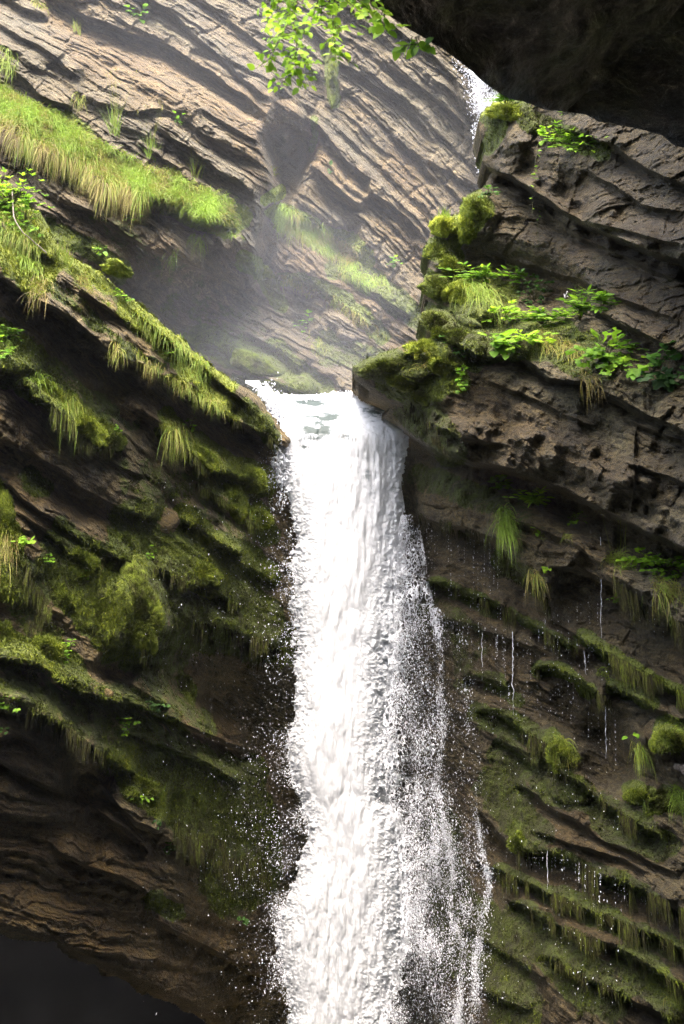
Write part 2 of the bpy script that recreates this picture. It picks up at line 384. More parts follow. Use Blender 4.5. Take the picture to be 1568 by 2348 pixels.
FAR_M = [
 ([(-60, 200), (30, 255), (130, 300), (230, 370), (330, 420), (420, 450), (520, 505)], 48, 1.0, .72),
 ([(230, 400), (320, 450), (420, 480)], 30, .9, .6),
 ([(640, 480), (700, 520), (790, 570), (830, 600)], 38, .85, .62),
 ([(650, 640), (720, 650), (800, 700), (880, 770)], 24, .8, .5),
 ([(560, 600), (610, 640), (640, 700)], 26, .7, .5),
 ([(780, 620), (860, 650), (960, 740)], 36, .7, .42),
 ([(470, 780), (560, 800), (650, 840), (730, 910)], 42, .85, .46),
 ([(560, 880), (680, 910)], 40, .9, .44), ([(760, 800), (880, 840)], 40, .6, .40),
 ([(752, 110), (762, 180), (768, 240)], 14, .95, .5), ([(720, 270), (715, 340)], 14, .6, .45),
 ([(110, 520), (200, 560), (270, 620)], 28, .75, .52), ([(0, 440), (60, 520)], 40, .8, .7),
 ([(240, 500), (330, 600), (450, 640)], 40, .45, .38), ([(400, 700), (560, 740)], 60, .45, .36), ([(640, 440), (600, 460)], 14, .7, .7),
]
FAR_T = [('warm', [(200, 110), (400, 150), (560, 220), (620, 260)], 60, .8), ('warm', [(120, 40), (260, 170), (400, 260)], 50, .55), ('warm', [(700, 330), (800, 420), (960, 560)], 50, .75), ('warm', [(560, 300), (600, 420)], 40, .5),
         ('warm', [(900, 380), (980, 500)], 40, .6), ('warm', [(150, 480), (300, 560), (500, 620)], 70, .45), ('warm', [(640, 560), (800, 640), (900, 700)], 60, .5),
         ('wet_shaded', [(630, 320), (690, 340), (660, 420)], 44, 1.0), ('wet_shaded', [(640, 440), (620, 520), (600, 620)], 36, .75), ('wet_shaded', [(350, 430), (480, 520), (600, 700), (520, 760)], 60, .45), ('wet_shaded', [(300, 640), (420, 720), (460, 800)], 60, .6), ('wet_shaded', [(700, 780), (900, 800)], 60, .5),  # first strokes paint shade into the cave recess and the chimney below it
         ('wet_shaded', [(1090, 200), (1110, 420)], 46, .55), ('wet_shaded', [(830, 240), (900, 330), (960, 420)], 26, .35), ('wet_shaded', [(730, 720), (760, 860)], 30, .5)]
far = Cliff('far_cliff', M['rock_far'], -140, 1270, -280, 1110, FAR_CTRL, [(-139, -279), (1269, -279), (1269, 1109), (-139, 1109)], None, RAD(33), FAR_L, FAR_D, FAR_M, FAR_T,
            bend=(.2, .20), step=1.75, fine=1.5, scales=[(1.6, .36, 2.6), (.75, .38, 2.8), (.34, .20, 3), (.14, .09, 3)], post=far_post)

# ---- left wall
NL_SIL = [(-160, 372), (0, 436), (50, 462), (92, 486), (112, 532), (160, 588), (215, 612), (270, 656), (350, 722), (415, 773), (480, 835), (535, 873), (585, 900), (622, 945), (650, 985), (700, 1000), (780, 1000), (960, 1000)]
NL_POLY = NL_SIL+[(960, 2500), (700, 2460), (560, 2390), (425, 2319), (350, 2278), (322, 2282), (280, 2246), (232, 2236), (215, 2212), (165, 2196), (120, 2160), (65, 2157), (30, 2158), (0, 2140), (-160, 2120)]
NL_C = [(-160, 372, 17.5), (-160, 800, 16.2), (0, 700, 16.6), (300, 760, 19), (480, 880, 21), (620, 960, 22.6), (0, 1100, 16.8), (300, 1100, 19), (620, 1200, 22.6), (0, 1500, 16), (300, 1500, 18.2), (640, 1600, 23),
        (0, 1900, 16.4), (300, 1900, 18.8), (640, 2000, 23.6), (0, 2120, 17.2), (350, 2290, 20.4), (640, 2347, 25), (780, 1100, 25), (780, 2000, 26), (960, 1200, 26.5), (960, 2300, 28), (-160, 2120, 16.6), (-160, 2500, 20), (640, 2500, 27)]
NL_L = [
 ([(-60, 590), (0, 632), (100, 690), (175, 733), (240, 793), (300, 823), (380, 863), (450, 913), (500, 935), (555, 965), (640, 1016)], 1.15, 75, 78, 1),
 ([(180, 660), (260, 712), (330, 760), (400, 800)], .35, 26, 14),
 ([(300, 700), (380, 770), (450, 830), (540, 900), (600, 950)], .45, 30, 16),
 ([(-60, 470), (0, 505), (60, 560), (130, 600)], .5, 45, 20),
 ([(-40, 825), (50, 853), (75, 900), (118, 925), (165, 975), (210, 1003), (245, 1018), (300, 1025)], .95, 60, 45),
 ([(280, 925), (330, 955), (370, 985), (400, 1010)], .5, 35, 20),
 ([(365, 960), (405, 1010), (460, 1056), (520, 1080), (560, 1090), (625, 1125)], .9, 50, 45),
 ([(450, 1100), (500, 1130), (560, 1180), (600, 1200)], .6, 40, 26),
 ([(405, 1180), (450, 1200), (500, 1240), (560, 1270)], .6, 40, 26),
 ([(-60, 960), (0, 998), (100, 1053), (200, 1123), (300, 1165), (385, 1195)], .55, 110, 60),
 ([(60, 900), (160, 1000), (260, 1060), (340, 1090)], .22, 30, 16),
 ([(0, 1090), (95, 1171), (175, 1221), (240, 1266), (320, 1286)], .55, 55, 22),
 ([(30, 1165), (90, 1206), (150, 1250), (215, 1290)], .35, 30, 18),
 ([(350, 1290), (430, 1330), (500, 1350), (560, 1400)], .7, 55, 35),
 ([(480, 1230), (560, 1290), (640, 1340)], .5, 45, 25),
 ([(470, 1420), (560, 1450), (650, 1480)], .55, 50, 35),
 ([(290, 1560), (330, 1585), (395, 1620)], .5, 40, 25),
 ([(-60, 1490), (0, 1506), (90, 1512), (130, 1546), (210, 1586), (280, 1606), (370, 1631), (500, 1690), (600, 1730)], .75, 38, 20),
 ([(-60, 1560), (0, 1596), (80, 1626), (145, 1661), (200, 1700), (245, 1731), (330, 1770)], .8, 45, 60),
 ([(250, 1650), (370, 1700), (480, 1750), (560, 1800)], .4, 26, 14),
 ([(232, 1790), (262, 1832), (312, 1882), (380, 1900)], .9, 90, 30),
 ([(205, 1838), (250, 1870), (300, 1912), (350, 1950)], .6, 22, 60),
 ([(340, 1900), (420, 1930), (480, 1960)], .5, 60, 40),
 ([(120, 1940), (230, 1990), (330, 2030), (350, 2080)], .45, 60, 22),
 ([(340, 2100), (440, 2150), (520, 2190), (600, 2240)], .35, 30, 16),
 ([(-60, 1700), (60, 1780), (160, 1830)], .35, 60, 25),
]
NL_D = [(330, 1390, 62, 120, .9, -8), (270, 1400, 34, 90, .5), (480, 1540, 120, 90, -1.3, 20), (270, 1540, 50, 36, -.9), (560, 1650, 110, 110, -.9), (200, 1790, 60, 60, -1.3, 30), (60, 1240, 40, 90, .4, -20),
        (20, 1330, 60, 70, .4), (610, 1300, 50, 80, -.4)]
NL_M = [
 ([(350, 1300), (460, 1330), (580, 1400)], 51, 0.99, 0.65), ([(200, 1290), (300, 1400), (340, 1480)], 49, 0.94, 0.61), ([(430, 1190), (540, 1270), (620, 1330)], 38, 0.88, 0.61), ([(110, 1300), (170, 1390), (240, 1460)], 33, 0.88, 0.61), ([(60, 880), (160, 930), (240, 1000)], 38, 0.99, 0.71), ([(400, 1000), (500, 1060), (600, 1110)], 38, 0.99, 0.69), ([(-30, 1150), (20, 1260), (40, 1340)], 40, 0.99, 0.65), ([(0, 1470), (110, 1500), (180, 1560)], 35, 0.88, 0.61), ([(290, 1750), (400, 1840), (480, 1900)], 51, 0.94, 0.57), ([(480, 1400), (600, 1440)], 44, 0.77, 0.51),
 ([(330, 1240), (440, 1320), (560, 1400), (630, 1460)], 100, 0.68, 0.49), ([(180, 1260), (240, 1400), (330, 1500)], 78, 0.66, 0.49), ([(120, 1300), (60, 1400), (100, 1460)], 56, 0.55, 0.45), ([(300, 1080), (440, 1120), (560, 1200)], 56, 0.50, 0.45), ([(-20, 840), (100, 880), (220, 980)], 44, 0.66, 0.53), ([(260, 1640), (420, 1760), (540, 1900), (560, 2000)], 100, 0.61, 0.43), ([(0, 1560), (200, 1680)], 44, 0.55, 0.45), ([(340, 500), (200, 650), (300, 720)], 33, 0.44, 0.49),
 ([(-60, 440), (20, 470), (70, 520), (100, 590)], 58, 1.00, 0.80), ([(-60, 500), (40, 600), (100, 640)], 40, 1.00, 0.80),
 ([(180, 600), (230, 630), (300, 690), (370, 755), (440, 820), (520, 880)], 40, 1.00, 0.79), ([(290, 700), (390, 790), (470, 870), (540, 930)], 33, 1.00, 0.80),
 ([(390, 870), (450, 905), (500, 925), (540, 955)], 15, 0.99, 0.80), ([(560, 930), (620, 1000)], 29, 0.72, 0.51), ([(130, 660), (240, 760), (360, 840)], 22, 0.55, 0.51),
 ([(-40, 770), (30, 800), (80, 850), (120, 900)], 49, 0.94, 0.54), ([(120, 890), (170, 930), (230, 990)], 26, 0.99, 0.75), ([(100, 830), (200, 900), (300, 970)], 29, 0.55, 0.43),
 ([(380, 960), (440, 1020), (510, 1060), (600, 1090)], 31, 1.00, 0.67), ([(470, 1080), (540, 1130), (600, 1190)], 29, 0.99, 0.65), ([(410, 1180), (480, 1230), (530, 1280)], 31, 0.94, 0.59),
 ([(560, 1160), (620, 1230)], 33, 0.66, 0.49), ([(420, 1290), (500, 1320), (560, 1380)], 49, 1.00, 0.59), ([(300, 1290), (330, 1370), (345, 1470)], 56, 1.00, 0.59),
 ([(230, 1300), (225, 1380), (250, 1430)], 29, 0.94, 0.57), ([(560, 1370), (640, 1440)], 51, 0.88, 0.45), ([(400, 1340), (440, 1440), (600, 1470)], 67, 0.66, 0.41), ([(440, 1420), (350, 1560)], 67, 0.55, 0.37),
 ([(110, 1310), (150, 1370), (190, 1400)], 22, 0.99, 0.61), ([(-20, 1130), (15, 1200), (30, 1290)], 33, 0.99, 0.69), ([(30, 1290), (90, 1350)], 49, 0.61, 0.45),
 ([(-20, 1440), (60, 1490), (130, 1500)], 38, 0.99, 0.64), ([(0, 1540), (100, 1590), (220, 1660)], 44, 0.61, 0.45), ([(140, 1500), (190, 1560)], 29, 0.77, 0.49),
 ([(280, 1740), (330, 1790), (400, 1850), (450, 1900)], 49, 1.00, 0.59), ([(380, 1760), (480, 1840), (560, 1900)], 67, 0.88, 0.45), ([(460, 1920), (540, 2040)], 67, 0.77, 0.39), ([(300, 1640), (420, 1720), (560, 1760)], 44, 0.61, 0.43),
 ([(350, 2060), (400, 2090)], 29, 0.66, 0.49), ([(580, 1760), (620, 1950)], 44, 0.66, 0.37), ([(380, 1600), (480, 1660)], 29, 0.55, 0.45), ([(60, 1080), (100, 1120)], 29, 0.66, 0.39)]
NL_T = [('warm', [(200, 680), (330, 770), (420, 830)], 26, .45), ('wet_shaded', [(-60, 700), (100, 760), (260, 860), (420, 960), (560, 1040)], 52, .7), ('wet_shaded', [(-60, 1080), (60, 1120), (260, 1180), (400, 1230)], 40, .7), ('wet_shaded', [(40, 960), (200, 1060), (340, 1130), (420, 1160)], 60, .8),
        ('wet_shaded', [(500, 1500), (560, 1700), (600, 1900)], 140, .97), ('wet_shaded', [(-60, 1780), (100, 1850), (200, 1980), (400, 2100), (600, 2200)], 150, .97), ('wet_shaded', [(-60, 1950), (200, 2120), (500, 2300)], 110, .97), ('wet_shaded', [(20, 1700), (120, 1780)], 90, .97), ('wet_shaded', [(-60, 2250), (200, 2330), (400, 2420)], 150, 1.0),  # damp rock, with the shade of the lower left painted in as well
        ('wet_shaded', [(420, 1430), (600, 1300), (640, 1100)], 60, .6), ('warm', [(40, 1150), (180, 1230), (300, 1260)], 60, .7), ('warm', [(100, 1560), (300, 1640), (480, 1710)], 50, .7), ('warm', [(200, 1830), (300, 1900)], 26, .8), ('warm', [(280, 930), (370, 990)], 26, .8)]
def hollow(u, v, D):
    line = np.interp(u+uvn(u, v, 70, 4, 3)*14, [-160, 0, 65, 165, 215, 280, 350, 425, 560, 700], [2110, 2149, 2154, 2194, 2219, 2249, 2284, 2319, 2390, 2460])
    return D-.7*sstep(-160, -30, v-line)*sstep(700, 300, u)+.9*sstep(-30, 0, v-line)
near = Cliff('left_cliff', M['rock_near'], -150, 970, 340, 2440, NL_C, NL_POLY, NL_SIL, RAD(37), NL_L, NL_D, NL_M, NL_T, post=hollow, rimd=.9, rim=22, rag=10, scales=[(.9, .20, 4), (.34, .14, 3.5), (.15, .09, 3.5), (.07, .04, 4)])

# ---- right wall
NR_SIL = [(1600, 190), (1300, 205), (1222, 222), (1180, 228), (1130, 232), (1100, 262), (1096, 300), (1112, 345), (1104, 370), (1124, 396), (1110, 428), (1072, 446), (1062, 478), (1040, 494), (1000, 494), (986, 528), (970, 565), (984, 600), (966, 640), (980, 690),
          (962, 735), (985, 772), (930, 790), (860, 812), (806, 838), (812, 872), (850, 900), (880, 916), (900, 928), (880, 950), (860, 985), (840, 1040)]
NR_POLY = NR_SIL+[(840, 2480), (1700, 2480), (1700, 190)]
NR_C = [(900, 1000, 23.5), (940, 1000, 21.6), (830, 860, 20.6), (900, 850, 20), (985, 620, 20.4), (1100, 480, 20.2), (1120, 300, 20.6), (1200, 250, 19.6), (1568, 300, 15.2), (1568, 700, 15.2), (1568, 1100, 15.4), (1250, 1050, 18.2), (1250, 700, 18.6), (1250, 850, 17.7), (1568, 1500, 15.8),
        (950, 1400, 23), (1200, 1500, 20), (1568, 1900, 15.6), (1200, 1900, 19.6), (960, 1900, 23.2), (1568, 2347, 15.2), (1200, 2347, 18.8), (950, 2347, 22.8), (830, 1200, 26), (830, 2000, 26), (1700, 200, 14), (1700, 1300, 14), (1700, 2480, 14)]
NR_L = [
 ([(1100, 372), (1180, 405), (1214, 425), (1284, 480), (1334, 507), (1434, 552), (1568, 600), (1700, 660)], 1.3, 90, 48),
 ([(1150, 425), (1230, 470), (1330, 540), (1420, 580), (1568, 650)], .4, 22, 14),
 ([(1260, 282), (1324, 302), (1409, 328), (1484, 382), (1568, 420), (1700, 470)], .5, 50, 26),
 ([(1330, 380), (1400, 420), (1470, 470), (1568, 490)], .35, 40, 20),
 ([(1330, 500), (1450, 530), (1568, 560)], .3, 30, 15),
 ([(1090, 560), (1200, 600), (1330, 640), (1450, 690), (1568, 740)], .3, 60, 22),
 ([(1340, 700), (1400, 728), (1480, 765), (1568, 810), (1700, 880)], .75, 70, 24),
 ([(1010, 760), (1060, 790), (1120, 820), (1200, 815), (1260, 868), (1360, 875), (1440, 925), (1568, 985), (1700, 1050)], .75, 95, 26),
 ([(1100, 870), (1200, 900), (1300, 950), (1380, 980)], .22, 30, 14), ([(960, 960), (1060, 1000), (1180, 1020)], .2, 30, 16),
 ([(930, 990), (1000, 1032), (1060, 1052), (1150, 1068), (1250, 1096), (1340, 1138), (1440, 1196), (1568, 1250), (1700, 1310)], 1.6, 200, 80, 1),
 ([(1430, 950), (1500, 985), (1568, 1010), (1650, 1040)], .35, 35, 16), ([(1440, 1060), (1510, 1085), (1600, 1120)], .3, 40, 12),
 ([(935, 1160), (985, 1192), (1060, 1205), (1134, 1230), (1175, 1285), (1225, 1330), (1262, 1380)], .95, 110, 70),
 ([(1250, 1290), (1330, 1300), (1404, 1330), (1490, 1390), (1568, 1430), (1700, 1480)], .8, 80, 70),
 ([(1180, 1190), (1290, 1230), (1400, 1300)], .4, 40, 30),
 ([(960, 1328), (1010, 1336), (1064, 1354), (1129, 1378), (1174, 1394), (1219, 1428), (1264, 1454), (1335, 1490)], .9, 26, 46, 1),
 ([(985, 1400), (1080, 1430), (1190, 1470), (1300, 1510)], .4, 60, 40),
 ([(1310, 1448), (1384, 1488), (1434, 1518), (1484, 1548), (1568, 1590), (1700, 1660)], .8, 26, 36, 1),
 ([(1220, 1526), (1274, 1528), (1334, 1563), (1400, 1604)], .8, 24, 46), ([(1384, 1560), (1444, 1590), (1520, 1630), (1600, 1660)], .6, 26, 30),
 ([(1060, 1540), (1100, 1545), (1170, 1575)], .5, 24, 30), ([(1080, 1622), (1144, 1628), (1214, 1678), (1284, 1728), (1334, 1765)], .6, 30, 30),
 ([(1130, 1690), (1180, 1710), (1240, 1760)], .4, 24, 24),
 ([(1240, 1750), (1280, 1765), (1334, 1795), (1384, 1838), (1459, 1888), (1540, 1930)], .6, 34, 26), ([(1180, 1790), (1270, 1850), (1360, 1900)], .4, 30, 18),
 ([(1140, 1900), (1184, 1942), (1284, 1958), (1409, 2012), (1484, 2042), (1568, 2085)], .75, 60, 42, 1),
 ([(1210, 1900), (1300, 1930), (1420, 1960), (1500, 2000)], .35, 24, 14), ([(1290, 1860), (1400, 1930), (1480, 1960), (1568, 2010)], .35, 24, 14),
 ([(1120, 1985), (1209, 2020), (1284, 2055), (1359, 2090), (1434, 2116), (1500, 2140), (1600, 2185)], .55, 22, 30, 1),
 ([(1200, 2078), (1284, 2120), (1374, 2155), (1449, 2186), (1514, 2226), (1600, 2275)], .6, 30, 34, 1), ([(1230, 2180), (1330, 2230), (1450, 2290), (1568, 2350)], .5, 40, 30), ([(1060, 2120), (1160, 2180), (1260, 2250)], .35, 34, 24), ([(1100, 2260), (1220, 2320)], .35, 30, 20),
 ([(1446, 1185), (1450, 1100), (1454, 1040), (1456, 965)], .12, 60, 8),
]
NR_D = [(1170, 285, 60, 70, .5), (1090, 500, 50, 66, .55, 20), (1018, 516, 34, 34, .6), (1006, 600, 40, 38, .55), (1000, 655, 34, 26, .5), (1000, 740, 44, 34, .6), (1090, 690, 60, 60, .6), (930, 830, 110, 46, .6, -12), (1060, 780, 60, 60, .4), (1200, 640, 160, 60, -.9, 20), (1270, 430, 120, 50, -.5, 25),
        (1040, 1010, 60, 60, .3), (1530, 1690, 60, 50, .8), (1480, 1810, 44, 30, .6), (1440, 1700, 46, 50, .5), (1280, 1700, 46, 50, .5, 30), (1300, 1800, 60, 40, .5, 30), (1400, 1720, 60, 90, -1.2), (1330, 1640, 100, 50, -.8, 30), (1150, 1390, 160, 26, -.5, 22)]
NR_M = [
 ([(1000, 800), (1080, 820), (1160, 790), (1260, 800), (1340, 840)], 34, .8, .45), ([(1060, 700), (1150, 730), (1250, 770), (1340, 790)], 40, .75, .5), ([(1110, 240), (1140, 300), (1120, 340)], 26, .7, .45), ([(1220, 290), (1330, 330), (1380, 350)], 24, .6, .42),
 ([(1110, 245), (1160, 240), (1205, 250)], 24, 1.0, .70), ([(1200, 260), (1280, 300), (1340, 340)], 30, .7, .38), ([(1085, 450), (1100, 480), (1070, 530)], 30, 1.0, .56), ([(1000, 505), (1040, 510)], 26, 1.0, .74), ([(1060, 470), (1050, 540), (1040, 580)], 18, 1.0, .62),
 ([(990, 570), (1030, 590)], 30, 1.0, .56), ([(980, 640), (1010, 660)], 28, 1.0, .55), ([(1040, 650), (1100, 660), (1160, 680)], 40, 1.0, .6), ([(980, 730), (1040, 750), (1080, 770)], 34, 1.0, .44), ([(940, 795), (980, 790), (1000, 810)], 22, 1.0, .70), ([(830, 840), (900, 830), (960, 850)], 40, 1.0, .42),
 ([(900, 880), (970, 900), (1040, 880)], 40, .95, .52), ([(1010, 825), (1030, 850)], 22, 1.0, .6), ([(960, 950), (1000, 1000), (1040, 1040)], 50, .6, .34), ([(1060, 860), (1060, 890)], 16, .8, .6), ([(1200, 780), (1300, 800), (1400, 860)], 30, .5, .4),
 ([(960, 1080), (1030, 1110), (1120, 1160)], 40, .6, .36), ([(1090, 1130), (1200, 1180)], 40, .45, .34), ([(1150, 1290), (1230, 1340)], 30, .6, .36), ([(990, 1340), (1060, 1360), (1130, 1390)], 22, .8, .44), ([(1174, 1400), (1250, 1450), (1310, 1480)], 14, .8, .42), ([(980, 1390), (1080, 1460), (1060, 1560)], 50, .5, .3),
 ([(1330, 1460), (1400, 1500), (1500, 1560), (1568, 1590)], 20, .9, .5), ([(1240, 1535), (1300, 1545), (1350, 1580)], 20, .95, .52), ([(1400, 1570), (1500, 1610)], 20, .7, .44), ([(1100, 1545), (1180, 1600)], 30, .6, .38), ([(1100, 1630), (1200, 1680), (1290, 1740)], 36, .85, .40), ([(1270, 1700), (1290, 1730)], 30, .95, .52),
 ([(1300, 1780), (1340, 1810)], 26, .9, .5), ([(1530, 1670), (1568, 1690)], 36, 1.0, .6), ([(1450, 1810), (1480, 1820)], 26, 1.0, .55), ([(1530, 1830), (1568, 1850)], 26, .9, .42), ([(1160, 1720), (1260, 1800), (1400, 1880), (1520, 1940)], 44, .8, .33), ([(1130, 1800), (1220, 1900)], 50, .8, .30), ([(1180, 1900), (1190, 1930)], 18, .95, .5),
 ([(1220, 1960), (1260, 1980)], 26, .8, .42), ([(1150, 2000), (1260, 2050), (1400, 2110), (1568, 2180)], 30, .85, .40), ([(1200, 2120), (1300, 2200), (1400, 2300)], 60, .8, .36), ([(1100, 2100), (1180, 2300)], 70, .7, .32), ([(1450, 2200), (1568, 2330)], 60, .75, .38), ([(1510, 2240), (1560, 2280)], 26, .95, .56), ([(1240, 1960), (1400, 2010), (1500, 2060)], 26, .6, .34), ([(1000, 1900), (1060, 2200)], 60, .6, .30)]
NR_T = [('wet_shaded', [(940, 1000), (1050, 1080), (1200, 1120), (1400, 1200), (1600, 1290)], 44, .8), ('wet_shaded', [(960, 1240), (1120, 1300), (1180, 1360), (1400, 1440), (1568, 1530)], 60, .8), ('wet_shaded', [(1060, 600), (1200, 580), (1400, 640), (1568, 700)], 90, .75), ('wet_shaded', [(1150, 350), (1300, 420), (1568, 560)], 70, .7),  # also paints shade along the crevices and under the boulder
        ('wet_shaded', [(1000, 900), (1150, 980), (1400, 1080)], 80, .62), ('wet_shaded', [(1000, 1450), (1150, 1520), (1300, 1620), (1500, 1720)], 90, .78), ('wet_shaded', [(1300, 1500), (1500, 1620)], 50, .78), ('wet_shaded', [(1150, 2040), (1400, 2070)], 60, .78), ('wet_shaded', [(950, 1350), (960, 1900), (980, 2400)], 120, .85), ('wet_shaded', [(1100, 1700), (1300, 1900), (1500, 2300)], 120, .6), ('wet_shaded', [(1100, 2000), (1200, 2400)], 140, .75), ('wet_shaded', [(1250, 300), (1568, 420)], 80, .55),
        ('warm', [(1000, 1120), (1200, 1200), (1400, 1290)], 50, .78), ('warm', [(1100, 900), (1300, 1000), (1420, 1080)], 60, .5), ('warm', [(1220, 1910), (1340, 1960), (1420, 2000)], 34, .78), ('warm', [(1060, 1370), (1200, 1420), (1320, 1490)], 30, .8), ('warm', [(1470, 1000), (1530, 1120)], 40, .5), ('warm', [(1320, 1850), (1450, 1950)], 30, .7)]
right = Cliff('right_cliff', M['rock_right'], 784, 1690, 180, 2440, NR_C, NR_POLY, NR_SIL, RAD(31), NR_L, NR_D, NR_M, NR_T, rimd=.8, rim=24, rag=9, damp=lambda u, v: 1-.55*np.exp(-((u-1200)/260)**2-((v-960-(u-1200)*.25)/85)**2)-.45*np.exp(-((u-1330)/260)**2-((v-620-(u-1330)*.3)/60)**2), scales=[(1.1, .18, 3), (.42, .12, 2.4), (.17, .07, 3), (.075, .03, 3)])

# ---- the roof of rock close over the camera
def build_roof():
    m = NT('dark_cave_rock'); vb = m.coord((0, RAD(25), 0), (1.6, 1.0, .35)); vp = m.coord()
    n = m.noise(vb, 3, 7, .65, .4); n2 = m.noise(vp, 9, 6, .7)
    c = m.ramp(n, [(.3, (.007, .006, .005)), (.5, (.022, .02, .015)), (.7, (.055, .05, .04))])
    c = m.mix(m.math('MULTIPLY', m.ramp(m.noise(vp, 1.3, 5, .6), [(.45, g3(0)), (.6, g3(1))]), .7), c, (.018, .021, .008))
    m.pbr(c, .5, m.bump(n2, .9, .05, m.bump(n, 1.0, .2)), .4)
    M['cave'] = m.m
    sil = np.array([(775, -62), (800, -34), (822, -14), (872, 28), (940, 72), (1010, 112), (1062, 152), (1112, 192), (1165, 226), (1228, 250), (1290, 256), (1350, 262), (1420, 285), (1500, 305), (1600, 330), (1760, 370)], float)
    L = np.r_[0, np.cumsum(np.hypot(*np.diff(sil, axis=0).T))]; n = 300
    q = np.linspace(0, L[-1], n); su = np.interp(q, L, sil[:, 0]); sv = np.interp(q, L, sil[:, 1])
    for k in range(3): su[1:-1] = (su[:-2]+su[1:-1]*2+su[2:])/4; sv[1:-1] = (sv[:-2]+sv[1:-1]*2+sv[2:])/4
    sd = np.interp(su, [775, 1100, 1300, 1760], [7, 8.5, 10, 9])
    rim = P(su, sv, sd)
    # rows: from the rim the ceiling comes over the camera; behind the rim the rock goes up
    rows = []
    outer = rim+np.array([0, 0, 0])
    for k in range(14):                                    # outer face rising behind the rim
        a = (13-k)/13
        rows.append(rim+np.array([.3, .9, 0])*np.sin(a*1.5)*.9+np.array([.8, 1.2, 9.0])*a**1.6)
    nn = 170
    for k in range(1, nn):
        a = k/(nn-1)
        e = np.stack([np.linspace(1.2, 15, n), np.full(n, -7.0), np.full(n, 3.0)], -1)
        w = a**1.35
        r = rim*(1-w)+e*w; r[:, 2] += .75*np.sin(math.pi*min(1, a*1.0))*(1+.3*np.sin(q/160)) 
        rows.append(r)
    g = np.stack(rows, 0)
    w = np.clip((np.arange(g.shape[0])-6)/10, 0, 1)[:, None]
    nz = .22*fbm(g*.8, 3)+.09*fbm(g*np.array([2.2, 2.2, 2.2]), 4)+.03*fbm(g*7, 3)
    g[..., 2] += nz*w*np.where(np.arange(g.shape[0])[:, None] < 14, 0, 1); g[..., 1] -= nz*.6*w
    g[..., 2] -= 0
    nr, nc = g.shape[:2]; idx = np.arange(nr*nc).reshape(nr, nc)
    fa = np.stack([idx[:-1, :-1], idx[:-1, 1:], idx[1:, 1:], idx[1:, :-1]], -1).reshape(-1, 4)
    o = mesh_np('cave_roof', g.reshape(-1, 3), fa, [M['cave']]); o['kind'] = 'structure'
    return o
roof = build_roof()

def slab(name, verts, n=(60, 60), mat=None, amp=.3):
    """a noisy rock sheet through four corners"""
    a, b, c, d = [np.array(x, float) for x in verts]
    s = np.linspace(0, 1, n[0])[:, None, None]; t = np.linspace(0, 1, n[1])[None, :, None]
    g = (a*(1-t)+b*t)*(1-s)+(d*(1-t)+c*t)*s
    nn = np.cross(b-a, d-a); nn /= np.linalg.norm(nn)
    g = g+nn*(amp*fbm(g*.3, 4))[..., None]
    idx = np.arange(n[0]*n[1]).reshape(n)
    fa = np.stack([idx[:-1, :-1], idx[:-1, 1:], idx[1:, 1:], idx[1:, :-1]], -1).reshape(-1, 4)
    o = mesh_np(name, g.reshape(-1, 3), fa, [mat or M['cave']]); o['kind'] = 'structure'; return o
m = NT('shade_black'); m.pbr(m.ramp(m.noise(m.coord(), 1.5, 6), [(.3, (.0005, .0005, .0005)), (.7, (.002, .002, .0018))]), 1.0, None, .05); M['floor'] = m.m  # near black: shade put into the colour, hardly any bounce light
slab('ground', [(-60, -30, -24), (60, -30, -24), (60, 70, -24), (-60, 70, -24)], (90, 90), M['floor'], amp=1.2)
slab('shade_wall', [(-30, -8, -26), (30, -8, -26), (30, -8, 12), (-30, -8, 12)], (60, 60), amp=1.5)  # unseen wall added behind the camera to darken the near rock
slab('shade_wall', [(-20, 29, -26), (1, 31, -26), (1, 31, -2), (-20, 29, -2)], (60, 60), M['floor'], amp=1.0)  # black sheet added behind the hollow to stand in for its shade
slab('shade_wall', [(13, -8, -26), (13, 18, -26), (13, 18, 14), (13, -8, 14)], (60, 60), amp=1.0)  # unseen side of the shell added to keep light off the near rock
slab('shade_ceiling', [(4.0, 0, 12.5), (4.0, 17.5, 13.5), (18, 17.5, 13.5), (18, 0, 12.5)], (40, 40), amp=.8)  # unseen blocker added to shade the right cliff
slab('shade_wall', [(-9, 22, -26), (-9, -8, -26), (-9, -8, 1), (-9, 22, 1)], (50, 50), amp=.8)  # unseen blocker added against light leaking in from the left
# ================================================================== WATER
LE = np.array([(560, 880), (606, 896), (616, 918), (628, 945), (634, 985), (634, 1040), (642, 1100), (652, 1146), (668, 1200), (671, 1246), (665, 1296), (671, 1336), (662, 1386), (674, 1426), (675, 1486), (669, 1546), (674, 1600), (672, 1640), (656, 1690), (650, 1740), (662, 1779), (684, 1840), (699, 1904), (690, 1965), (668, 2019), (637, 2090), (626, 2160), (644, 2240), (658, 2320), (660, 2460)], float)
RE = np.array([(920, 880), (912, 923), (930, 953), (942, 1013), (930, 1060), (933, 1123), (940, 1160), (930, 1200), (922, 1296), (917, 1446), (916, 1521), (908, 1600), (903, 1696), (908, 1776), (908, 1830), (930, 1890), (940, 1969), (944, 2069), (944, 2169), (915, 2269), (895, 2344), (890, 2460)], float)
TOP = np.array([(560, 860), (596, 888), (612, 903), (640, 908), (680, 914), (740, 908), (800, 904), (850, 908), (890, 914), (940, 940)], float)
WY = 21.4
def water_y(v): return WY+1.9*sstep(1010, 895, v)**1.5
falls = empty('waterfall', P(780, 1600, WY).tolist()); tag(falls, 'thick white waterfall plunging down the middle between the two mossy cliffs', 'waterfall')
FL = np.array(falls.location)
def under(o):
    """keep world position while parenting to the falls"""
    o.parent = falls; o.location = -FL if False else (-FL[0], -FL[1], -FL[2]); return o
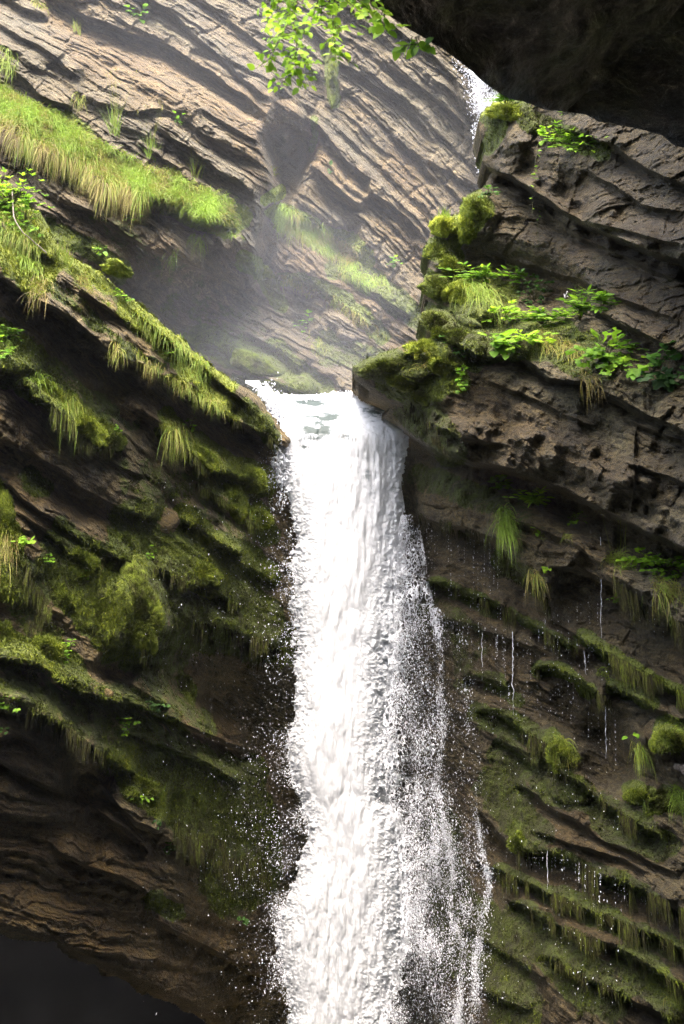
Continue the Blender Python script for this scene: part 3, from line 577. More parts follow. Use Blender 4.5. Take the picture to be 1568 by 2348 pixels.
def water_body():
    st = 1.5; u, v = np.meshgrid(np.arange(560, 1000, st), np.arange(872, 2460, st))
    y = water_y(v); D = depth_at_y(v, y); p = P(u, v, D)
    n1 = fbm(p*np.array([2.6, 2.6, 1.7]), 4, .6); n2 = fbm(p*9, 4, .65)
    jag = (np.abs(n2)*26+n1*20)*(.6+.5*sstep(950, 1200, v))
    le = np.interp(v, LE[:, 1], LE[:, 0])+6-jag; re = np.interp(v, RE[:, 1], RE[:, 0])-6+jag*(1+.9*sstep(1250, 1500, v))-8*sstep(1250, 1500, v)
    tp = np.interp(u, TOP[:, 0], TOP[:, 1])-np.abs(n2)*14-12*n1+6*np.sin(u/33)
    ins = (u > le) & (u < re) & (v > tp)
    c = (le+re)/2; hw = (re-le)/2; x = np.clip((u-c)/hw, -1, 1)
    bul = (np.sqrt(1-x*x)-1)*.45*sstep(900, 1040, v)
    lumps = .15*np.abs(fbm(p*np.array([1.7, 1.7, .55])+5, 4, .55))+(.05+.05*sstep(1500, 2300, v))*np.abs(fbm(p*np.array([5.5, 5.5, 1.1]), 4, .62))+(.006+.008*sstep(1600, 2300, v)+.025*sstep(.85, 1, np.abs(x)))*fbm(p*np.array([13, 13, 6.]), 3, .7)
    y = y-bul-lumps*1.25
    # smooth glassy tongues just under the lip
    co = P(u, v, depth_at_y(v, y)).reshape(-1, 3)
    thin = np.zeros(u.shape)
    for (cu, cv, ru, rv, a) in [(700, 924, 50, 10, 1.3), (724, 985, 34, 24, 1.4), (735, 955, 50, 12, 1.2), (880, 940, 50, 18, 1.1), (790, 1000, 30, 16, .5), (850, 1080, 30, 60, .45), (700, 1020, 18, 20, .6), (905, 1090, 20, 80, .4)]:
        thin = np.maximum(thin, a*np.exp(-(((u-cu)/ru)**2+((v-cv)/rv)**2)))
    thin = thin*(.35+1.1*np.clip(.5+1.4*uvn(u*.5, v*1.6, 14, 4, 2), 0, 1))*1.1; thin = np.maximum(thin, .22*sstep(1800, 2347, v))
    nr, nc = u.shape; idx = np.arange(nr*nc).reshape(nr, nc)
    cell = ins[:-1, :-1] & ins[1:, :-1] & ins[:-1, 1:] & ins[1:, 1:]
    fa = np.stack([idx[:-1, :-1], idx[1:, :-1], idx[1:, 1:], idx[:-1, 1:]], -1)[cell]
    used = np.zeros(len(co), bool); used[fa.ravel()] = True; rm = np.cumsum(used)-1
    o = mesh_np('falling_water', co[used], rm[fa], [M['water']], {'thin': thin.ravel()[used]}); under(o)
    # back of the column
    uu, vv = np.meshgrid(np.linspace(-1, 1, 24), np.arange(905, 2460, 12.0))
    l = np.interp(vv, LE[:, 1], LE[:, 0])+12; r = np.interp(vv, RE[:, 1], RE[:, 0])-12
    yb = water_y(vv)+.8+.55*np.sqrt(np.clip(1-uu**2, 0, 1)); ub = (l+r)/2+uu*(r-l)/2
    g = P(ub, vv, depth_at_y(vv, yb)); idx = np.arange(uu.size).reshape(uu.shape)
    o2 = mesh_np('back_sheet', g.reshape(-1, 3), np.stack([idx[:-1, :-1], idx[:-1, 1:], idx[1:, 1:], idx[1:, :-1]], -1).reshape(-1, 4), [M['water']], {'thin': np.zeros(uu.size)}); under(o2)
water_body()

OCT_V = np.array([(1, 0, 0), (-1, 0, 0), (0, 1, 0), (0, -1, 0), (0, 0, 1), (0, 0, -1)], float)
OCT_F = np.array([(0, 2, 4), (2, 1, 4), (1, 3, 4), (3, 0, 4), (2, 0, 5), (1, 2, 5), (3, 1, 5), (0, 3, 5)])
def drops(name, p, r, stretch, mat=None, parent=None):
    n = len(p); r = np.broadcast_to(np.asarray(r, float), (n,)); k = np.stack([r, r, r*stretch], -1)
    # random tilt for the torn look
    a = rng.uniform(-.6, .6, n); ca, sa = np.cos(a), np.sin(a)
    tv = OCT_V[None]*k[:, None]; x = tv[..., 0]*ca[:, None]+tv[..., 2]*sa[:, None]; z = -tv[..., 0]*sa[:, None]+tv[..., 2]*ca[:, None]
    co = np.stack([x, tv[..., 1], z], -1)+p[:, None]
    fa = OCT_F[None]+np.arange(n)[:, None, None]*6
    o = mesh_np(name, co.reshape(-1, 3), fa.reshape(-1, 3), [mat or M['drop']])
    if parent: under(o)
    return o
VR = np.array([(960, 1196), (974, 1276), (985, 1346), (996, 1386), (1038, 1420), (1068, 1470), (1080, 1530), (1085, 1600), (1092, 1700), (1106, 1800), (1112, 1880), (1138, 2000), (1148, 2100), (1142, 2200), (1130, 2347), (1130, 2460)], float)
STR = np.array([(1000, 1400), (1042, 1425), (1068, 1480), (1078, 1560), (1080, 1650), (1090, 1740), (1098, 1800), (1092, 1860), (1108, 1950), (1128, 2020), (1104, 2100), (1090, 2200), (1088, 2347), (1088, 2460)], float)
ST2 = np.array([(960, 1180), (990, 1380), (1012, 1500), (1010, 1600), (1018, 1680), (1000, 1800), (1020, 1900), (1040, 1980), (1030, 2090), (1060, 2160), (1050, 2347), (1050, 2460)], float)
def lace(name, y_off, seed, cov0, ur):
    st = 4.0; v = np.arange(1150, 2440, st); x = np.linspace(0, 1, 60)
    l = np.interp(v, RE[:, 1], RE[:, 0])-26; r = np.interp(v, VR[:, 1], VR[:, 0])+4 if ur else np.interp(v, VR[:, 1], VR[:, 0])*.5+l*.5
    X, V = np.meshgrid(x, v); Ug = l[:, None]+(r-l)[:, None]*X
    y = WY+y_off+.45*X; p = P(Ug, V, depth_at_y(V, y)); n = fbm(p*2.2+seed, 4)
    y = y-.3*n; p = P(Ug, V, depth_at_y(V, y))
    ds = np.minimum(np.abs(Ug-np.interp(V, STR[:, 1], STR[:, 0])), np.abs(Ug-np.interp(V, ST2[:, 1], ST2[:, 0]))*1.2)
    c = cov0-1.15*X**.55*sstep(1340, 1500, V)-.35*X+.55*np.exp(-(ds/13)**2)+.5*fbm(p*np.array([1.6, 1.6, .8])+seed, 3)
    c = c*sstep(1.0, .93, X)+(-.4)*(1-sstep(1.0, .93, X)); c = c-1.4*sstep(1250, 1160, V)
    idx = np.arange(X.size).reshape(X.shape)
    o = mesh_np(name, p.reshape(-1, 3), np.stack([idx[:-1, :-1], idx[1:, :-1], idx[1:, 1:], idx[:-1, 1:]], -1).reshape(-1, 4), [M['lace']], {'cover': c.ravel()}); under(o)
lace('torn_sheet', -.1, 1.0, .72, True); lace('torn_sheet', .25, 14.0, .35, True); lace('torn_sheet', -.45, 27.0, .55, False)
def spray():
    n = 700000
    v = rng.uniform(1180, 2430, n); l = np.interp(v, RE[:, 1], RE[:, 0]); r = np.interp(v, VR[:, 1], VR[:, 0])
    X = rng.random(n)**1.15*1.12; u = l-14+(r-l)*X
    y = WY+rng.normal(0, .45, n)+.3*X; p = P(u, v, depth_at_y(v, y))
    cl = fbm(p*np.array([3.2, 1.0, 1.5]), 4, .6)
    ds = np.minimum(np.abs(u-np.interp(v, STR[:, 1], STR[:, 0])), np.abs(u-np.interp(v, ST2[:, 1], ST2[:, 0]))*1.3)
    den = .27*(1-np.clip(X, 0, 1))**1.3+.05+.42*np.exp(-(ds/10)**2)
    den = den*np.clip(1+2.6*cl, .05, 3)*(.35+.65*sstep(1330, 1450, v))*(.8+.5*sstep(1700, 2200, v))
    den = den*np.where(X > 1, .35, 1)
    k = rng.random(n) < den*.46; p = p[k]; big = np.clip(cl[k], 0, 1)
    s = np.exp(rng.normal(0, .5, len(p)))*(.0034+.0070*big)
    drops('spray_drops', p, np.clip(s, .0022, .028), rng.uniform(1, 2.6, len(p)), parent=True)
    # left hand edge
    n = 30000; v = rng.uniform(890, 2430, n); l = np.interp(v, LE[:, 1], LE[:, 0])
    wide = np.interp(v, [890, 1200, 1700, 1850, 1980, 2100, 2430], [10, 20, 20, 46, 50, 26, 20])
    u = l+12-rng.exponential(1, n)*wide; y = WY+rng.normal(-.1, .35, n)
    y = np.where(v < 1010, water_y(v)-.4, y); p = P(u, v, depth_at_y(v, y)); cl = fbm(p*np.array([2.5, 1, 2.5])+3, 3)
    k = (rng.random(n) < np.clip(.26+1.5*cl, .02, 1)*(.35+.65*sstep(950, 1200, v))) & (u > l-190); p = p[k]
    s = np.exp(rng.normal(0, .5, len(p)))*.0048
    drops('spray_drops', p, np.clip(s, .002, .016), rng.uniform(.9, 2.0, len(p)), parent=True)
    # splash plume at the left of the lip, and behind the boulder
    P1 = []
    for (cu, cv, su, sv, m, yy) in [(606, 896, 5, 6, 200, 22.4), (612, 905, 10, 7, 420, 22.3), (630, 912, 12, 5, 300, 22.3), (618, 930, 8, 12, 360, 22.2), (640, 960, 10, 30, 380, 21.9), (618, 980, 10, 5, 60, 22.0), (822, 905, 14, 4, 420, 23.2), (850, 910, 14, 4, 300, 23.2), (806, 912, 8, 3, 160, 23.2), (690, 912, 50, 3, 300, 23.0), (606, 886, 10, 8, 60, 22.4), (645, 1080, 10, 40, 400, 21.6)]:
        P1.append(P(rng.normal(cu, su, m), rng.normal(cv, sv, m), depth_at_y(np.full(m, cv), yy+rng.normal(0, .1, m))))
    p = np.concatenate(P1); drops('lip_splash', p, np.clip(np.exp(rng.normal(0, .5, len(p)))*.014, .004, .05), rng.uniform(.8, 2, len(p)), parent=True)
spray()
# stream that slides to the lip from behind
def pool():
    X, Y = np.meshgrid(np.linspace(-3.4, 2.6, 60), np.linspace(0, 1, 40)); 
    lip = P(780, 912, depth_at_y(912, 23.0)); g = np.stack([X+.2, 23.0+8*Y, np.full_like(X, lip[2]-.02)-.0*Y], -1)
    g[..., 2] += .16*fbm(g*1.2, 4)-.12; idx = np.arange(X.size).reshape(X.shape)
    o = mesh_np('water', g.reshape(-1, 3), np.stack([idx[:-1, :-1], idx[:-1, 1:], idx[1:, 1:], idx[1:, :-1]], -1).reshape(-1, 4), [M['water']], {'thin': np.full(X.size, .2)})
    o['kind'] = 'structure'
pool()
# distant upper fall
ff = empty('waterfall', P(1110, 300, 35.5).tolist()); tag(ff, 'small distant waterfall streaming down the far gorge wall beside the right-hand rock', 'waterfall')
def farfall():
    off = -np.array(ff.location)
    v, x = np.meshgrid(np.arange(120, 460, 3.0), np.linspace(0, 1, 40), indexing='ij')
    l = np.interp(v, [120, 175, 230, 300, 420, 460], [1070, 1078, 1092, 1096, 1108, 1112]); r = np.interp(v, [120, 190, 240, 300, 460], [1200, 1180, 1150, 1130, 1140])
    u = l+(r-l)*x; d = far.depth(u, v)-.45; p = P(u, v, d)
    c = np.interp(v, [120, 200, 235, 260, 460], [1.1, 1.0, .6, .3, .25])-.9*np.abs(x-.62)*np.interp(v, [190, 260], [.4, 1.6])+.4*fbm(p*np.array([2., 2., .6]), 3)
    idx = np.arange(v.size).reshape(v.shape)
    o = mesh_np('falling_water', p.reshape(-1, 3), np.stack([idx[:-1, :-1], idx[1:, :-1], idx[1:, 1:], idx[:-1, 1:]], -1).reshape(-1, 4), [M['lace']], {'cover': c.ravel()}); o.parent = ff; o.location = off
    n = 26000; v = rng.uniform(120, 440, n); x = rng.normal(.5, .35, n)
    l = np.interp(v, [120, 175, 230, 300, 440], [1066, 1072, 1084, 1088, 1104]); r = np.interp(v, [120, 190, 240, 300, 440], [1190, 1170, 1140, 1118, 1130]); u = l+(r-l)*x
    p = P(u, v, far.depth(u, v)-.6-rng.random(n)*.5); k = (rng.random(n) < np.clip(.45+1.8*fbm(p*1.5, 3), 0, 1)*np.interp(v, [120, 240, 440], [.8, .5, .45])) & (x > -.3) & (x < 1.3)
    p = p[k]; o = drops('spray_drops', p, np.clip(np.exp(rng.normal(0, .5, len(p)))*.012, .004, .03), rng.uniform(1, 2.2, len(p))); o.parent = ff; o.location = off
farfall()
# trickles: strings of drops that leave a damp ledge
TRK = [(1174, 1448, 1640, 1.3, 'long thin trickle of drops falling from the brown mossy ledge right of the waterfall'),
       (1104, 1452, 1560, 1.0, 'short trickle of drops just right of the torn edge of the waterfall'),
       (1036, 1352, 1425, .9, 'short bright trickle running down the damp ledge beside the falling water'),
       (1338, 1490, 1560, .8, 'thin slanting trickle leaving the lower tip of the long brown ledge'),
       (1388, 1620, 1740, .9, 'trickle of drops falling over dark moss towards the right-hand boulders'),
       (1254, 1950, 2040, 1.0, 'trickle of drops hanging below the reddish crumbly bed of rock'),
       (1376, 1230, 1470, .7, 'fine line of single drops falling from the rooty brown ledge'),
       (1160, 1960, 2080, .8, 'fine trickle among the hanging moss strings nearest the lower spray')]
for (u, v0, v1, k, lab) in TRK:
    yb = right.depth(u, v0)-.25; p0 = P(u, v0, yb); vv = np.arange(v0, v1, 2.2); m = len(vv)
    uu = u+(vv-v0)*(.10 if 'slanting' in lab else .01)+2.2*k*uvn(vv, vv*0+u, 16, 3, 2)*2; y = np.minimum(p0[1], P(uu, vv, right.depth(uu, vv))[:, 1]-.03)
    c = P(uu, vv, depth_at_y(vv, p0[1]+.03*uvn(vv, vv*0+u, 9, 2, 4))); r = .0048*k*(.35+1.3*np.clip(uvn(vv, vv*0+u, 5, 2, 6)+.5, 0, 1))*np.interp(vv, [v0, v0+.7*(v1-v0), v1], [1, .8, .25])
    th = np.linspace(0, 2*math.pi, 6)[:-1]; g = c[:, None]+r[:, None, None]*np.stack([np.cos(th), np.sin(th), 0*th], -1)[None]; idx = np.arange(m*5).reshape(m, 5)
    fa = np.stack([idx[:-1], np.roll(idx[:-1], -1, 1), np.roll(idx[1:], -1, 1), idx[1:]], -1).reshape(-1, 4)
    o = mesh_np('water_trickle', g.reshape(-1, 3), fa, [M['drop']]); recentre(o, p0); tag(o, lab, 'trickle', 'trickles of water dripping from the right cliff')
def drip():
    PP = []
    def lines(u0, u1, f, h, n, dens):
        for q in range(n):
            u = rng.uniform(u0, u1); vt = f(u)+rng.uniform(-6, 10); m = int(rng.uniform(.3, 1)*dens); v = vt+rng.random(m)*h*rng.uniform(.5, 1)
            y = P(u, vt, right.depth(u, vt)-.15)[1]; PP.append(P(u+rng.normal(0, .5, m), v, depth_at_y(v, y)))
    lines(968, 1150, lambda u: np.interp(u, [960, 1034, 1134, 1170], [1185, 1210, 1240, 1290]), 190, 34, 26)
    lines(1190, 1560, lambda u: np.interp(u, [1190, 1260, 1400, 1560], [1330, 1390, 1360, 1450]), 200, 34, 22)
    lines(1160, 1540, lambda u: np.interp(u, [1160, 1284, 1409, 1540], [1945, 1960, 2015, 2085]), 90, 46, 16)
    lines(1040, 1330, lambda u: np.interp(u, [1040, 1180, 1330], [1400, 1450, 1510]), 130, 30, 16)
    lines(1100, 1420, lambda u: np.interp(u, [1100, 1280, 1420], [1560, 1580, 1640]), 130, 24, 16)
    n = 450; u = rng.uniform(1060, 1420, n); v = rng.uniform(1420, 2300, n); PP.append(P(u, v, depth_at_y(v, right.depth(u, v)*.975-.3)))
    n = 900; u = 640-rng.exponential(110, n); v = rng.uniform(1100, 2330, n); k = u > 300; PP.append(P(u[k], v[k], depth_at_y(v[k], near.depth(u[k], v[k])*.975-.4)))
    p = np.concatenate(PP); o = drops('falling_drops', p, np.clip(np.exp(rng.normal(0, .4, len(p)))*.0042, .002, .010), rng.uniform(1, 3, len(p))); tag(o, None, None, None, 'stuff')
drip()
# ================================================================== VEGETATION
def nrm(a): return a/np.maximum(np.linalg.norm(a, axis=-1, keepdims=True), 1e-9)
def ribbons(base, dirs, L, wd, droop, tone, seg=4):
    """curved tapering blades: returns verts, quads, tone"""
    n = len(base); t = np.linspace(0, 1, seg+1)[None, :, None]; L = np.broadcast_to(L, (n,))[:, None, None]; wd = np.broadcast_to(wd, (n,))[:, None, None]; dr = np.broadcast_to(droop, (n,))[:, None, None]
    dirs = nrm(dirs)[:, None]; g = np.array([0, 0, -1.])
    c = base[:, None]+dirs*L*(t-.25*dr*t*t)+g*L*dr*t*t*.75
    tan = nrm(np.gradient(c, axis=1)); r = rng.normal(0, 1, (n, 1, 3)); r[..., 1] *= .4
    side = nrm(np.cross(tan, np.array([0, 1., 0.15])+.5*r)); w = wd*.5*(1-t**1.6)+wd*.04
    co = np.stack([c-side*w, c+side*w], 2).reshape(-1, 3); k = (seg+1)*2
    q = np.array([(2*i, 2*i+1, 2*i+3, 2*i+2) for i in range(seg)]); fa = (q[None]+np.arange(n)[:, None, None]*k).reshape(-1, 4)
    return co, fa, np.repeat(tone, k)
def leafshape(kind):
    if kind == 'ovate':
        t = np.array([0, .18, .42, .68, .88, 1]); w = np.array([0, .25, .36, .27, .12, 0])
    elif kind == 'narrow':
        t = np.array([0, .2, .45, .7, .9, 1]); w = np.array([0, .13, .17, .13, .06, 0])
    if kind in ('ovate', 'narrow'):
        n = len(t); mid = np.stack([t, 0*t, -.10*t**2], -1); a = np.stack([t, w, .07*w/.3-.14*t**2], -1); b = a*np.array([1, -1, 1])
        co = np.concatenate([a, mid, b]); fa = [(i, i+1, n+i+1, n+i) for i in range(n-1)]+[(n+i, n+i+1, 2*n+i+1, 2*n+i) for i in range(n-1)]
        return co, np.array(fa)
    # lobed: palm shaped with teeth
    m = 20; a = np.linspace(-2.75, 2.75, m); rad = .42+.20*np.cos(a*2.27*1.0)**2+.07*np.cos(a*9)
    rad = rad*(1-.18*np.abs(a)/2.75); ring = np.stack([.42+rad*np.cos(a), rad*np.sin(a), -.10+.0*a-.22*rad**2+.05*np.cos(a*5)], -1)
    inner = np.stack([.42+.45*rad*np.cos(a), .45*rad*np.sin(a), -.03+0*a], -1)
    co = np.concatenate([ring, inner, [[.42, 0, -.04]]]); fa = [(i, i+1, m+i+1, m+i) for i in range(m-1)]+[(m+i, m+i+1, 2*m, 2*m) for i in range(0, m-1)]
    return co, np.array(fa)
LS = {k: leafshape(k) for k in ('ovate', 'narrow', 'lobed')}
def leaves(base, dirs, size, kind, tone, up=None, roll=.6):
    co0, fa0 = LS[kind]; n = len(base); x = nrm(dirs)
    up = np.broadcast_to(np.array([0, -.55, 1.]) if up is None else up, (n, 3))+rng.normal(0, roll*.5, (n, 3))
    y = nrm(np.cross(up, x)); z = np.cross(x, y); s = np.broadcast_to(size, (n,))[:, None, None]
    co = base[:, None]+s*(co0[None, :, :1]*x[:, None]+co0[None, :, 1:2]*y[:, None]+co0[None, :, 2:]*z[:, None])
    fa = (fa0[None]+np.arange(n)[:, None, None]*len(co0)).reshape(-1, 4)
    return co.reshape(-1, 3), fa, np.repeat(tone, len(co0))
def quads(name, parts, mat, parent=None, origin=None, attr='tone'):
    cs, fs, ts, o = [], [], [], 0
    for c, f, t in parts: cs.append(c); fs.append(f+o); ts.append(t); o += len(c)
    c = np.concatenate(cs); f = np.concatenate(fs); t = np.concatenate(ts)
    if origin is not None: c = c-np.asarray(origin)
    me = mesh_np(name, c, f, [mat], {attr: t}, parent=parent)
    me.data.validate() if (f[:, 2] == f[:, 3]).any() else None
    return me
def tube(pts, r0, r1, k=5):
    """round tapering stem through points"""
    pts = np.asarray(pts, float); n = len(pts); tan = nrm(np.gradient(pts, axis=0)); a = nrm(np.cross(tan, np.array([.3, 1, .2]))); b = np.cross(tan, a)
    r = np.linspace(r0, r1, n)[:, None, None]; th = np.linspace(0, 2*math.pi, k, endpoint=False)[None, :, None]
    co = pts[:, None]+r*(np.cos(th)*a[:, None]+np.sin(th)*b[:, None]); i = np.arange(n-1)[:, None]; j = np.arange(k)[None]
    fa = np.stack([i*k+j, i*k+(j+1) % k, (i+1)*k+(j+1) % k, (i+1)*k+j], -1).reshape(-1, 4)
    return co.reshape(-1, 3), fa, np.full(n*k, .5)
# ---- grass tufts -------------------------------------------------
def blades_at(cl, u, v, L, wd, mode, lo, hi):
    n = len(u); b = cl.at(u, v, .02); 
    if mode == 'hang': d = np.stack([rng.normal(0, .45, n), -rng.uniform(.6, 1.3, n), rng.normal(-.1, .5, n)], -1); dr = rng.uniform(.9, 1.5, n)
    elif mode == 'arch': d = np.stack([rng.normal(0, .7, n), -rng.uniform(.4, 1.1, n), rng.uniform(.2, 1.4, n)], -1); dr = rng.uniform(.5, 1.3, n)
    else: d = np.stack([rng.normal(0, .28, n), -rng.uniform(.1, .5, n), rng.uniform(.8, 1.4, n)], -1); dr = rng.uniform(.05, .5, n)
    tone = np.clip(rng.uniform(lo, hi, n)+(.25*(rng.random(n) < .12)-.12*(rng.random(n) < .15)), 0, 1)
    return ribbons(b, d, L*rng.uniform(.45, 1.1, n), wd*rng.uniform(.6, 1.2, n), dr, tone, 4)
def tuft(cl, u, v, su, sv, n, L, mode, lo, hi, label, group='grass tufts growing on the cliffs', seeds=0):
    d = float(cl.depth(u, v)); k = int(n)
    uu = rng.normal(u, su, k); vv = rng.normal(v, sv, k)+(uu-u)*.45; ok = cl.ok(uu, vv)&(np.abs(cl.depth(uu, vv)-d) < .8)&(np.abs(uu-u) < 1.5*su)&(np.abs(vv-v-(uu-u)*.45) < 1.5*sv); uu, vv = uu[ok], vv[ok]
    if len(uu) < 3: print('TUFT?', label); return
    parts = [blades_at(cl, uu, vv, L, .011*d/20, mode, lo, hi)]
    if seeds:
        m = seeds; b = cl.at(rng.normal(u, su*.6, m), rng.normal(v, sv*.6, m), .02); Ls = L*rng.uniform(1.5, 2.2, m)
        dd = np.stack([rng.normal(.05, .16, m), -.2+0*Ls, np.ones(m)], -1); parts.append(ribbons(b, dd, Ls, .006, rng.uniform(.0, .25, m), np.full(m, .45), 6))
        tips = b+nrm(dd)*Ls[:, None]*.9; h = 10
        bb = np.repeat(tips, h, 0)+rng.normal(0, .02, (m*h, 3))+np.array([0, 0, 1])*rng.uniform(-.12, .02, (m*h, 1)); dd = rng.normal(0, .5, (m*h, 3))+np.array([.4, -.2, -.3])
        parts.append(ribbons(bb, dd, .05, .008, .8, np.full(m*h, .3), 2))
    loc = cl.at(u, v); o = quads('grass_tuft', parts, M['grass'], origin=loc); o.location = loc.tolist()
    tag(o, label, 'grass tuft', group)
